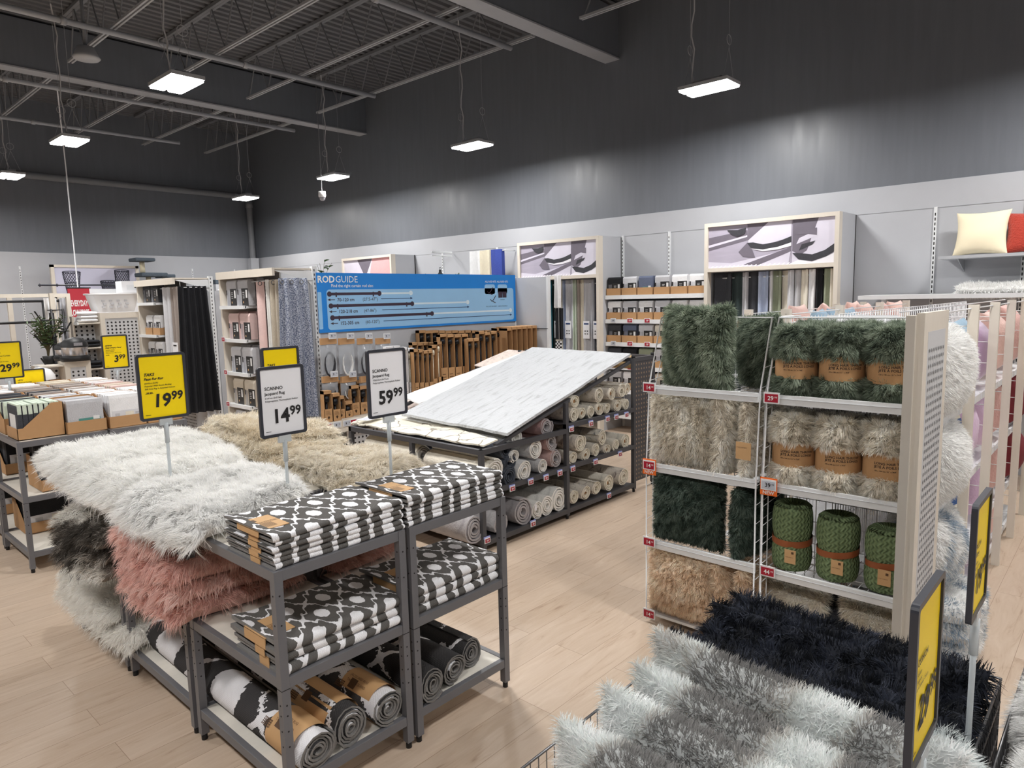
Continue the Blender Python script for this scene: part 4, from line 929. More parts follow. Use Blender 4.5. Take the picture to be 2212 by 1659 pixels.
for k, y in enumerate(YS):
    throw_roll((XF+.12, y, 1.395), .098, .315, (78, 92, 74), 'dark green long hair throw in a kraft sleeve, %s of three on the top shelf' % PL[k], GC, seed=430+k, group=gt, fn=20000, rz=.0)
    throw_roll((XF+.12, y, .95), .102, .33, (206, 196, 180), 'beige long hair throw in a kraft sleeve, %s of three on the second shelf' % PL[k], BC, seed=440+k, group=gt, fn=20000)
    throw_roll((XF+.33, y-.02, 1.395), .095, .33, (78, 92, 74), 'dark green long hair throw behind the front row, %s of three' % PL[k], GC, seed=450+k, group=gt, fn=6000)
KNIT, N, L, b = node_mat('green cable knit'); b.inputs['Roughness'].default_value = .95; b.inputs['Specular IOR Level'].default_value = .1
tc = N.new('ShaderNodeTexCoord'); sp = N.new('ShaderNodeSeparateXYZ'); L.new(tc.outputs['Object'], sp.inputs[0]); M2 = lambda o_, a_, b_=None: math_n(N, L, o_, a_, b_)
an_ = M2('ARCTAN2', sp.outputs[0], sp.outputs[1]); zz_ = M2('MULTIPLY', sp.outputs[2], 2*PI*34)
cb = M2('MULTIPLY', M2('SINE', M2('ADD', M2('MULTIPLY', an_, 30), M2('MULTIPLY', M2('SINE', zz_), 1.3))), M2('ADD', M2('SINE', M2('ADD', zz_, M2('MULTIPLY', an_, 11))), 1.4))
L.new(ramp_n(N, L, M2('MULTIPLY', M2('ADD', cb, 2.4), .2), [(.1, (92, 108, 78)), (.6, (124, 142, 104))]), b.inputs['Base Color'])
bp = N.new('ShaderNodeBump'); bp.inputs['Strength'].default_value = .6; bp.inputs['Distance'].default_value = .005; L.new(cb, bp.inputs['Height']); L.new(bp.outputs[0], b.inputs['Normal'])
for k, y in enumerate(YS):
    o = throw_roll((XF+.12, y-.01*k, .50), .1, .325-.02*k, (88, 112, 70), 'green cable knit throw with tan strap, %s of three on the third shelf' % PL[k], None, seed=460+k, sleeve=False, m=KNIT, strap=True, group='green knitted throws')
    g = MB(); yt = -.03 if k != 2 else -.01
    g.box(-.113, yt-.03, .05, -.111, yt+.025, .12 if k != 2 else .125, KRAFTL); g.quad((-.1135, yt-.008, .1), (-.1135, yt-.02, .1), (-.1135, yt-.02, .112), (-.1135, yt-.008, .112), INKB)
    g.text('KNIT THROW', .006, (-.1135, yt+.02, .08), (0, -1, 0), (0, 0, 1), INKB); g.build('swing_tag', o)
for (y, z, tx, nw, rd, lb) in ((G3-.03, 1.36, '14', False, True, 'at the left end of the top rail under the green cushion'), (G3-.03, .915, '14', True, True, 'with orange new card at the left end of the second rail'), (G3-.03, .465, '14', False, True, 'at the left end of the third rail under the deep green cushion'),
        (G3-.03, .03, '14', False, True, 'at the bottom left corner of the cushion rack'), (G2-.055, 1.355, '29', False, True, 'reading 29.99 under the green throws'), (G2-.05, .915, '39', True, False, 'grey, reading 39.99 with orange new card under the beige throws'), (G2-.055, .465, '44', False, True, 'reading 44.99 under the green knitted throws')):
    price_tag((XF-.016, y, z), 'x', 'price tag '+lb, tx, rd, nw, s=1.25)

# ---------------------------------------------------------------- wire basket with furry cushions in front
def basket(x0, y0, x1, y1, z, label, m=WIREG):
    T_ = thing('wire_basket', label, 'basket', (x0, y0, 0)); w, d = x1-x0, y1-y0
    for nm, pts in (('rim', [(0, 0, z), (w, 0, z), (w, d, z), (0, d, z)]), ('lower_rim', [(0, 0, z-.08), (w, 0, z-.08), (w, d, z-.08), (0, d, z-.08)]), ('base_ring', [(0, 0, .15), (w, 0, .15), (w, d, .15), (0, d, .15)])):
        g = MB(); g.tube(pts, .0045, m, closed=True); g.build(nm, T_)
    sides = [((0, 0), (w, 0)), ((w, 0), (w, d)), ((w, d), (0, d)), ((0, d), (0, 0))]
    for (a, b) in sides:
        g = MB(); n = int(math.hypot(b[0]-a[0], b[1]-a[1])/.035)
        for k in range(n+1):
            q = (a[0]+(b[0]-a[0])*k/n, a[1]+(b[1]-a[1])*k/n); g.cyl((q[0], q[1], .15), (q[0], q[1], z), .0022, m, 4, caps=False)
        for zz in (.3, .42): g.cyl((a[0], a[1], zz), (b[0], b[1], zz), .003, m, 4)
        g.build('wire_side', T_)
    g = MB(); g.box(0, 0, .145, w, d, .15, m); g.build('base_panel', T_)
    for a in (0.02, w-.02):
        for b in (0.02, d-.02):
            g = MB(); g.cyl((a, b, 0), (a, b, .15), .012, m, 8); g.build('leg', T_)
    return T_
BX0, BX1, BY0, BY1, BZ = 1.22, 2.64, .27, 1.18, .62
basket(BX0, BY0, BX1, BY1, BZ, 'grey wire basket filled with navy and mottled furry cushions')
basket(1.9, -.75, 3.0, .22, .62, 'grey wire basket with white fluffy cushions at the lower right corner')
NV = colmix([(6, 7, 10), (13, 15, 20), (34, 38, 50)], 60, 31, .2)
nx = ((2.50, .30, .03, 'furthest right, touching the rack side of the basket'), (2.36, .34, -.02, 'second from the rack side'), (2.23, .33, .03, 'third from the rack side'), (2.11, .30, -.04, 'fourth from the rack side'), (1.99, .28, .02, 'next to the mottled cushions'))
for k, (x, z, ti, lb) in enumerate(nx):
    cushion('navy furry cushion in the basket, '+lb, (x, .72, .155), (0, ti, RX), (22, 25, 34), .84, .56+.03*math.sin(k*2), .17, 30000, .045, NV, w=.0032, group='navy furry cushions in the basket', seed=501+k, flow=(0, 0, .4), clump=.03, cs=.7, lump=.04, pinch=.05)
MT = colmix([(118, 117, 116), (176, 171, 165), (222, 226, 224), (232, 238, 237), (242, 246, 246)], 9, 33, .08, 2.4, jn=.07)
for k, (x, h, ti, lb) in enumerate(((1.85, .66, .05, 'next to the navy ones, tallest'), (1.71, .60, .08, 'second from the navy ones'), (1.56, .60, .06, 'third from the navy ones'), (1.41, .58, -.02, 'closest to the camera, at the basket corner'))):
    cushion('mottled grey white fur cushion in the basket, '+lb, (x, .70, .155), (0, ti, RX), (206, 210, 210), .86, h, .19, 42000, .036, MT, w=.0028, group='mottled fur cushions in the basket', seed=511+k, flow=(0, .5, .3), up=.55, clump=.02, cs=.35, lump=.05, pinch=.06)
WHC = colc((246, 245, 243), .05)
for k, (x, y, z, lb) in enumerate(((2.13, .1, .42, 'at the near edge of its basket'), (2.4, .1, .46, 'behind the near one'), (2.05, -.12, .42, 'cut off by the picture corner'))):
    cushion('white fluffy round cushion in the second basket, '+lb, (x, y, z), (.3, 0, .6*k), (244, 243, 240), .32, .32, .22, 20000, .05, WHC, group='white fluffy cushions in the second basket', seed=521+k, clump=.03, cs=.7)
cushion('pale fluffy pompom throw between the navy cushions and the 29.99 sign', (1.93, .30, .55), (0, 0, .3), (214, 222, 222), .16, .18, .14, 7000, .05, colc((216, 224, 224), .1), seed=530)
price_sign(1.462, .27, 1.0, .62, .335, .225, YELLOW, [('CUSHION', .018, .02, True), ('50x80cm', .0095, .02, False), ('Polyester', .010, .014, False), ('In 4 Different Colours', .010, .014, False), ('', .013, .02, False)], ('29', '99'), 'yellow price sign reading 29.99 seen nearly edge on, nearest the camera', hand=True, base=False)
price_sign(2.075, .275, 1.06, .62, .31, .22, YELLOW, [('PILLOW', .018, .02, True), ('Shaggy', .016, .02, True), ('45x45cm', .0095, .02, False), ('Soft In 3 Colours', .010, .014, False), ('39.99', .013, .022, True)], ('19', '99'), 'yellow price sign seen nearly edge on beyond the 29.99 sign, over the open floor', hand=True, base=False)

# ---------------------------------------------------------------- long cushion racks at the right
RY0, RY1 = .66, 1.30
for k, (xa, xb) in enumerate(((3.67, 4.25), (4.25, 4.93), (4.93, 5.6), (5.6, 6.3), (6.3, 7.0))):
    T_ = thing('cushion_rack', 'white wire bay of the long cushion rack, %s from the perforated panel' % ORD[k], 'display rack', (xa, RY0, 0), 'bays of the long cushion rack')
    w = xb-xa
    for x_ in (0.0,) if k < 4 else (0.0, w):
        g = MB(); g.box(x_+w-.03, -.035, 0, x_+w, .012, 1.81, BEIGE); g.build('post', T_)
    for z in (1.26, .82, .40, .07):
        g = MB(); g.box(.0, .03, z-.03, w-.03, .045, z+.012, SHELFW); g.build('price_rail', T_)
        g = MB(); g.box(0, .045, z-.004, w-.03, .45, z, SHELFW); g.build('shelf_board', T_)
    g = MB()
    for q in range(14): g.cyl((w*q/13, .47, .07), (w*q/13, .47, 1.78), .0025, WIREW, 4)
    for q in range(15): g.cyl((0, .47, .1+.12*q), (w, .47, .1+.12*q), .0025, WIREW, 4)
    g.build('back_mesh', T_)
    g = MB(); g.tube([(w-.015, -.02, 1.75), (w-.015, -.02, .05)], .004, WIREW)
    for q in range(13): g.cyl((w-.015, -.02, .2+.125*q), (w-.015, .45, .2+.125*q), .0025, WIREW, 4)
    g.tube([(0, .0, 1.79), (w, .0, 1.79)], .004, WIREW); g.tube([(0, .2, 1.79), (w, .2, 1.79)], .004, WIREW); g.build('wire_frame', T_)
VELL = mat('lilac velvet', (176, 146, 178), .7, sheen=.6, var=.15, vscale=10, bump=.3, bscale=20)
VELP = mat('pale lilac cotton', (206, 176, 206), .8, sheen=.3, var=.06, bump=.4, bscale=60)
BLSH = mat('blush pink cotton', (222, 184, 174), .85, sheen=.3, var=.1, bump=.6, bscale=50)
SALM = mat('dusty rose pleated cotton', (204, 160, 152), .85, sheen=.3, var=.12, bump=.6, bscale=50)
DENM = mat('faded denim blue', (150, 176, 196), .85, var=.2, vscale=16, bump=.6, bscale=30)
PLUM = mat('dark red cushion cloth', (110, 34, 42), .8, var=.2, vscale=20)
IKAT, N, L, b = node_mat('blue and cream ikat'); b.inputs['Roughness'].default_value = .9
tc = N.new('ShaderNodeTexCoord'); wv = N.new('ShaderNodeTexWave'); wv.wave_type = 'RINGS'; wv.inputs['Scale'].default_value = 4.5; wv.inputs['Distortion'].default_value = 3.5; wv.inputs['Detail'].default_value = 2; L.new(tc.outputs['Object'], wv.inputs['Vector'])
L.new(ramp_n(N, L, wv.outputs['Fac'], [(.42, (222, 218, 204)), (.52, (62, 96, 152))]), b.inputs['Base Color'])
wc = colc((240, 240, 238), .06); wc2 = colmix([(120, 140, 160), (236, 236, 234), (248, 248, 246)], 18, 41, .05, 2.5)
def rk(x, z, lb, m=None, H_=.42, T_c=.2, rgb=(236, 236, 236), y=RY0+.18, W_=.45, cols=None, fn=12000, rz=0.0, ti=.0, seed=1, nm='cushion'):
    return cushion(lb, (x, y, z), (ti, 0, rz), rgb, W_, H_, T_c, fn, .03, cols or wc, m=m, group='cushions on the long rack', seed=seed, name=nm)
rk(3.92, 1.275, 'white fluffy cushion bulging past the panel on the top shelf', W_=.5, H_=.45, T_c=.34, fn=16000, seed=601, y=RY0+.1)
rk(3.92, .835, 'white fluffy cushion bulging past the panel on the second shelf', W_=.5, H_=.42, T_c=.34, fn=16000, seed=602, y=RY0+.1)
rk(3.92, .415, 'white shaggy cushion with grey flecks on the third shelf', W_=.5, H_=.4, T_c=.34, cols=wc2, fn=16000, seed=603, y=RY0+.1)
for i in range(3):
    V_, F_ = slab([(3.7, .5), (4.2, .5), (4.2, 1.05), (3.7, 1.05)], .085+i*.1, .11, 605+i, lump=.02)
    fur_rug('folded_throw', 'white shaggy throw on the lowest shelf, %s of the stack' % ('bottom', 'middle', 'top')[i], 'throw', [(V_, F_)], (236, 236, 234), 12000, .03, .003, colf=wc2, flow=(-.2, -.4, -.4), seed=610+i, group='white shaggy throws stacked low')
rk(4.55, 1.275, 'folded faded denim cushion on the top shelf behind the first post', DENM, H_=.45, seed=620, T_c=.16, y=RY0+.12)
rk(4.62, 1.275, 'lilac velvet ruffled cushion on the top shelf', VELL, H_=.42, T_c=.3, W_=.42, seed=621, y=RY0+.17)
rk(4.52, .835, 'blue and cream ikat cushion on the second shelf', IKAT, H_=.42, T_c=.26, seed=622)
rk(4.52, .415, 'blue and cream ikat cushion on the third shelf', IKAT, H_=.38, T_c=.3, seed=623)
rk(4.85, .835, 'round pale lilac tasselled cushion on the second shelf', VELP, H_=.42, T_c=.3, seed=624, y=RY0+.17)
rk(5.25, 1.275, 'lilac velvet cushion with soft folds between the second and third post', VELL, H_=.42, T_c=.3, seed=625, y=RY0+.17)
rk(5.25, .835, 'pale lilac tasselled cushion between the second and third post', VELP, H_=.42, T_c=.32, seed=626, y=RY0+.17)
rk(5.25, .415, 'pale lilac cushion between the second and third post on the third shelf', VELP, H_=.4, T_c=.32, seed=627, y=RY0+.17)
rk(5.9, 1.275, 'blush pink pleated cushion beyond the third post', BLSH, H_=.45, T_c=.3, seed=628, y=RY0+.17)
rk(5.9, .835, 'dusty rose round cushion beyond the third post', SALM, H_=.42, T_c=.32, seed=629, y=RY0+.17)
rk(5.9, .415, 'dusty rose round cushion on the third shelf beyond the third post', SALM, H_=.4, T_c=.32, seed=630, y=RY0+.17)
rk(5.9, .08, 'blush ribbed cushion on the lowest shelf beyond the third post', BLSH, H_=.3, T_c=.3, seed=631, y=RY0+.17)
rk(6.6, 1.275, 'salmon pleated cushion at the far right of the top shelf', SALM, H_=.48, T_c=.32, seed=632, y=RY0+.17)
rk(6.6, .835, 'dark red cushion at the far right of the second shelf', PLUM, H_=.4, T_c=.3, seed=633, y=RY0+.1)
rk(6.6, .415, 'dark red patterned cushion at the far right of the third shelf', PLUM, H_=.38, T_c=.3, seed=634, y=RY0+.1)
rk(5.2, .08, 'lilac cushion low on the bottom shelf behind the second post', VELL, H_=.3, T_c=.3, seed=635, y=RY0+.17)
# racks behind, seen over the cushion rack
for k, (x0r, y0, lb) in enumerate(((4.0, 1.5, 'first'), (4.75, 2.05, 'second'))):
    T_ = thing('wire_rack', 'white wire rack running toward the right wall, %s row behind the cushion rack' % lb, 'display rack', (x0r, y0, 0), 'wire racks behind the cushion rack')
    for x_ in (0, .95, 1.9, 2.7):
        g = MB(); g.box(x_, 0, 0, x_+.04, .05, 1.8-.02*k, BEIGE); g.build('post', T_)
    g = MB()
    for z in (1.77, 1.72, 1.6, 1.48): g.cyl((0, .02, z-.02*k), (2.7, .02, z-.02*k), .0035, WIREW, 5)
    for q in range(46): g.cyl((.06*q, .02, .3), (.06*q, .02, 1.75), .0022, WIREW, 4, caps=False)
    g.build('wire_mesh', T_)
    for z in (.1, .5, .9, 1.3):
        g = MB(); g.box(0, -.2, z-.01, 2.7, .2, z, SHELFW); g.build('shelf_board', T_)
TEXM = [(BLSH, 'blush pink'), (DENM, 'pale blue'), (mat('ivory cotton', (236, 228, 208), .85, bump=.5, bscale=40), 'ivory'), (SALM, 'dusty rose'), (mat('rust cotton', (150, 96, 60), .85), 'rust brown')]
for k, (x, y, z, mi_, r) in enumerate(((4.2, 1.86, 1.3, 2, .1), (4.9, 1.86, 1.36, 1, .2), (5.35, 1.86, 1.36, 1, -.1), (5.9, 1.86, 1.38, 0, .1), (6.4, 1.86, 1.38, 3, .2), (6.9, 1.88, 1.38, 0, 0), (4.7, 2.68, 1.3, 4, .1), (5.6, 2.68, 1.38, 0, .1), (6.2, 2.68, 1.38, 0, .3), (7.0, 2.68, 1.38, 0, .1))):
    cushion('%s cushion on the wire rack shelf, %s along in the %s row behind' % (TEXM[mi_][1], ORD[k % 6], 'first' if k < 6 else 'second'), (x, y-.28 if k < 6 else y-.7, z-.0), (-.15, 0, r), None, .44, .42, .16, m=TEXM[mi_][0], group='cushions on the racks behind', seed=700+k)
p_ = ay(1862, 682, 1.32)
T_ = thing('instruction_sheet', 'white laminated assembly sheet tied to the rack top behind the green throws', 'sheet', (3.86, 1.08, 1.60))
g = MB(); g.box(-.003, -.17, 0, 0, .17, .17, WHITEC)
for k in range(7): g.box(-.0035, -.15, .03+.014*k, -.003, -.01-.01*(k % 3), .034+.014*k, BLUET)
for k in range(8): g.box(-.0035, .03+.015*k, .03, -.003, .033+.015*k, .08, mat('print grey', (130, 130, 134), .6))
g.build('sheet', T_)
SH = mat('wall shelf grey', (172, 174, 178), .45)
T_ = thing('wall_shelf', 'light grey wall shelf holding the cream and rust cushions', 'shelf', (XW-.5, -.6, 2.18))
g = MB(); g.box(0, 0, 0, .48, 2.15, .03, SH); g.build('shelf_board', T_)
for yy in (.5, 2.0):
    g = MB(); g.prism([(.1, 0), (.475, 0), (.475, -.12)], yy, yy+.006, SH, axis='y'); g.build('bracket', T_)
cushion('cream plain cushion leaning on the wall shelf', (XW-.3, 1.24, 2.205), (-.3, 0, RX), None, .46, .46, .18, m=mat('cream cotton', (240, 228, 198), .9, bump=.1, bscale=10), seed=801, pinch=.12)
cushion('rust red textured cushion beside the cream one on the wall shelf', (XW-.25, .84, 2.205), (-.3, 0, RX+.1), None, .42, .42, .18, m=mat('rust velvet', (170, 52, 34), .8, sheen=.3, bump=1, bscale=70, var=.15, vscale=50), seed=802, pinch=.12)
T_ = thing('storage_shelf', 'pale metal shelf edge with a white shaggy rug on it along the right wall', 'shelf', (7.55, -.2, 0))
g = MB(); g.box(0, 0, 1.80, .9, 2.35, 1.84, SHELFW); g.build('shelf_board', T_)
for yy in (0, 1.15, 2.3):
    g = MB(); g.box(.85, yy, 0, .9, yy+.05, 1.8, SHELFW); g.build('post', T_)
V_, F_ = slab([(7.6, .1), (8.2, .1), (8.2, 1.35), (7.6, 1.35)], 1.845, .06, 811)
fur_rug('fur_rug', 'white shaggy rug lying on the pale shelf edge below the wall shelf', 'rug', [(V_, F_)], (226, 226, 224), 9000, .06, .005, colf=colc((230, 230, 228), .08), seed=812, flow=(-.6, 0, 0))

# ---------------------------------------------------------------- packaged curtains and display cartons
FAB = {}
def fab(n, rgb, bump=.4): 
    if n not in FAB: FAB[n] = mat('cloth '+n, rgb, .9, bump=bump, bscale=120, var=.08, vscale=25)
    return FAB[n]
COLS = {'white': (236, 236, 238), 'grey': (188, 188, 192), 'light grey': (206, 207, 212), 'charcoal': (62, 64, 70), 'black': (32, 33, 37), 'beige': (206, 196, 180), 'pink': (222, 194, 190), 'mint': (206, 218, 202), 'slate blue': (96, 104, 126), 'taupe': (160, 150, 144), 'sage': (150, 158, 136), 'teal': (24, 92, 108), 'navy': (34, 46, 84), 'red': (164, 38, 56), 'royal blue': (34, 48, 128), 'pale blue': (178, 190, 214), 'cream': (228, 222, 208), 'dark green': (50, 62, 62)}
TEAL = mat('teal label', (84, 146, 138), .5)
PRINTW = mat('white label print', (225, 225, 225), .5)
PK = {}
def pack(w, t, h, col, kind, loc, rz=0, ti=0, label='', group='packaged curtains'):
    k = (round(w, 3), round(t, 3), round(h, 3), col, kind)
    if k in PK: return dup(PK[k], loc, label=label, group=group, rot=(ti, 0, rz))
    T_ = thing('curtain_package', label, 'curtain package', loc, group); T_.rotation_euler = (ti, 0, rz)
    n = 9; g = MB(); prof = [(-t/2, 0.0), (-t/2, h*.9), (-t*.35, h), (t*.35, h), (t/2, h*.9), (t/2, 0)]
    g.prism(prof, -w/2, w/2, fab(col, COLS[col]), axis='x'); g.build('folded_cloth', T_)
    g = MB(); y = -t/2-.002
    if kind == 'black':
        g.box(-w*.12, y-.001, 0.0, w/2+.001, y+.002, h*.66, PACKB)
        for q in range(4): g.box(w*.0, y-.002, h*(.5-.07*q), w*(.18-.02*(q % 2)), y-.001, h*(.52-.07*q), PRINTW)
        g.box(w*.3, y-.002, h*.3, w*.44, y-.001, h*.6, PRINTW); g.box(w*.0, y-.002, h*.1, w*.07, y-.001, h*.17, KRAFTL)
        for q in range(5): g.box(-w*.42+q*.012, y-.001, .0, -w*.42+q*.012+.004, y, h*.6, mat('cloth print grey', (150, 150, 156), .8))
        g.box(-w/2, y-.0015, h*.42, -w/2+.018, y, h*.62, PACKB)
    elif kind == 'teal':
        g.box(-w*.2, y-.001, h*.02, w*.4, y+.002, h*.42, TEAL); g.box(-w*.12, y-.002, 0.03*h, w*.1, y-.001, h*.34, PRINTW)
        for q in range(4): g.box(-w*.1+q*w*.045, y-.003, .03*h, -w*.1+q*w*.045+.003, y-.002, h*.3, fab('slate blue', COLS['slate blue']))
        g.box(w*.2, y-.002, h*.36, w*.38, y-.001, h*.47, PRINTW); g.text('dbb', h*.1, (w*.12, y-.0015, h*.28), (1, 0, 0), (0, 0, 1), WHITE); g.cyl((w*.12, y-.002, h*.12), (w*.12, y-.001, h*.12), h*.035, INK, 10)
    elif kind == 'spine':
        g.box(-w/2-.001, -t*.4, h*.72, w/2+.001, t*.4, h+.003, fab('mint', COLS['mint'])); g.box(-w*.3, -t/2-.002, h*.2, w*.3, -t/2, h*.7, PRINTW)
    else:
        g.box(-w*.45, y-.001, .02, w*.45, y, h*.5, mat('clear insert print', (214, 214, 218), .4)); g.box(-w*.36, y-.002, h*.1, -w*.22, y-.001, h*.2, INK); g.box(-w*.36, y-.002, h*.25, -w*.22, y-.001, h*.42, fab('grey', COLS['grey'])); g.box(-w*.05, y-.002, .03, w*.2, y-.001, h*.45, fab('cream', COLS['cream'])); g.box(w*.25, y-.002, h*.1, w*.42, y-.001, h*.42, fab('grey', COLS['grey']))
    g.build('label', T_); PK[k] = T_; return T_
CT = {}
def carton(loc, w, d, hl, hh, rz, label, group='open cartons'):
    k = (round(w, 3), round(d, 3), round(hl, 3), round(hh, 3))
    if k in CT: return dup(CT[k], loc, rz, label=label, group=group)
    g = MB(); s = .004
    g.box(-w/2, 0, 0, w/2, s, hl, KRAFT); g.box(-w/2, d-s, 0, w/2, d, hh, KRAFT); g.box(-w/2, 0, 0, w/2, d, s, KRAFT)
    for x in (-w/2, w/2-s): g.prism([(0, 0), (d, 0), (d, hh), (d*.75, hh), (.12*d, hl), (0, hl)], x, x+s, KRAFT, axis='x')
    o = g.build('carton'); o.location = loc; o.rotation_euler = (0, 0, rz); tag(o, label, 'carton', group); CT[k] = o; return o
def filled(loc, w, d, hl, hh, rz, cols, kind, where, hp=.26, n=5, t=None):
    # a carton with upright packages, first one at the front
    carton(loc, w, d, hl, hh, rz, 'open carton %s' % where)
    t = t or (d-.03)/n; c, s = math.cos(rz), math.sin(rz)
    for i in range(n):
        y = .012+t*(i+.5); col = cols[i % len(cols)]
        pack(w*.9, t*.92, hp*(1-.012*(i % 3)), col, kind, (loc[0]-s*y, loc[1]+c*y, loc[2]+.006), rz, 0, '%s curtain pack, %s in carton %s' % (col, ('front', 'second', 'third', 'fourth', 'fifth', 'sixth', 'seventh', 'eighth')[i], where))

# ---------------------------------------------------------------- table with cartons at the left
TX, TY = 1.175, 5.845
for i in range(2):
    for j in range(3):
        shelf_unit('shelf_unit', 'grey steel shelf unit of the carton table, %s and %s' % (('left column', 'right column')[i], ('front row', 'middle row', 'back row')[j]), TX+i*(UW+.018), TY+j*(UD+.02), UW, UD, HT, LV, 'grey shelf units of the carton table', holes=(j == 0 and i == 0))
z = HT
filled((TX+.03, TY+.24, z), .30, .30, .085, .25, -PI/2, ['charcoal'], 'spine', 'at the front left table corner', hp=.25, n=8)
filled((TX+.47, TY+.06, z), .27, .38, .09, .25, 0, ['grey'], 'teal', 'second along the table front', hp=.24, n=6)
filled((TX+.76, TY+.06, z), .27, .38, .09, .25, 0, ['white'], 'clear', 'third along the table front behind the yellow sign', hp=.25, n=6)
filled((TX+1.04, TY+.06, z), .27, .38, .09, .25, 0, ['white'], 'clear', 'at the right end of the table front', hp=.25, n=5)
rowc = [[['mint', 'charcoal'], ['charcoal', 'white'], ['white'], ['white']], [['charcoal'], ['taupe', 'charcoal'], ['white', 'taupe'], ['pink', 'beige']], [['white'], ['taupe'], ['taupe'], ['pink', 'white']], [['white'], ['white'], ['beige'], ['white']]]
for j, cc in enumerate(rowc):
    for i, c_ in enumerate(cc):
        filled((TX+.17+.29*i, TY+.47+.42*j, z), .27, .38, .12, .235, 0, c_, 'plain', 'in the %s row behind, %s from the left' % (ORD[j+1], ORD[i]), hp=.235, n=6)
for (x, y, zz_, w, lb) in ((TX+.35, TY+.08, .563, .42, 'on the middle shelf near the white fur rug'), (TX+.95, TY+.08, .563, .42, 'on the middle shelf at the right'), (TX+.3, TY+.95, .563, .4, 'on the middle shelf of the second row'), (TX+.3, TY+.5, .153, .4, 'on the lowest shelf with dark packages'), (TX+.3, TY+1.3, .153, .4, 'on the lowest shelf further back')):
    filled((x, y, zz_), w, .36, .085, .24, 0, ['black', 'charcoal'], 'plain', lb, hp=.3 if zz_ > .3 else .26, n=5)
sA = [('HEW', .02, 0, False), ('Blackout Curtain', .0165, .022, False), ('135x245cm', .0095, .02, False), ('Polyester', .010, .014, False), ('Mixed lengths for doors', .010, .014, False)]
sAn = [('ANNA', .02, 0, True), ('Sheer Drapery Panel', .0165, .02, True), ('140x245cm (55x96")', .0095, .02, False), ('Natural, Polyester', .010, .014, False), ('White Sand, Pearl, Mink Too Too', .010, .014, False), ('-6.99-', .013, .022, True)]
price_sign(1.475, 7.34, 1.305, HT+.2, .325, .232, YELLOW, sA, ('29', '99'), 'yellow price sign reading 29.99 cut by the left picture edge', base=False)
price_sign(2.345, 7.34, 1.315, HT+.2, .325, .232, YELLOW, sAn, ('3', '99'), 'yellow price sign reading 3.99 above the pale cartons', hand=True, base=False)
price_sign(ay(65, 825, 7.95).x, 7.95, ay(65, 797, 7.95).z-.325, HT, .325, .26, YELLOW, sA, ('9', '99'), 'small yellow price sign half hidden behind the 29.99 sign at the left', base=False)

# ---------------------------------------------------------------- curtains
def curtain(p0, p1, zt, zb, m, folds=3, amp=.03, label='', cat='curtain', group=None, flare=.0, th=.008, seed=0, sag=0.0, name='hanging_curtain'):
    # cloth hung between two plan points with vertical folds
    a = np.array(p0, float); b = np.array(p1, float); L_ = np.linalg.norm(b-a); u = (b-a)/L_; nrm = np.array([u[1], -u[0]])
    n = max(16, folds*10); k = 12; s = np.linspace(0, 1, n); r = np.random.default_rng(seed); ph = r.uniform(0, 6)
    F_, B_ = [], []
    for i in range(k):
        q = i/(k-1); z = zt+(zb-zt)*q; w = 1+flare*q
        off = amp*(.7+.5*q)*np.sin(s*2*PI*folds+ph+.25*math.sin(q*3+seed))*(1+.25*np.sin(s*9+seed))
        c = a+np.outer((s-.5)*w*L_+.5*L_, u)+np.outer(off, nrm)
        F_.append(np.column_stack([c, np.full(n, z)+.004*np.sin(s*2*PI*folds)*(i == 0)])); B_.append(np.column_stack([c-nrm*th, np.full(n, z)]))
    F_, B_ = np.array(F_), np.array(B_); g = MB(); g.grid(F_, m); g.grid(B_, m)
    for x, y in ((F_[0], B_[0]), (F_[-1], B_[-1]), (F_[:, 0], B_[:, 0]), (F_[:, -1], B_[:, -1])): g.grid(np.stack([x, y]), m, smooth=False)
    o = g.build(name); return tag(o, label, cat, group)
def rings(o, pts, m=None):
    for (x, y, z) in pts:
        g = MB(); t_ = np.linspace(0, 2*PI, 13)[:-1]; g.tube([(x+.022*math.cos(t), y-.004, z+.022*math.sin(t)) for t in t_], .005, WIREG, 5, closed=True); g.build('eyelet', o)
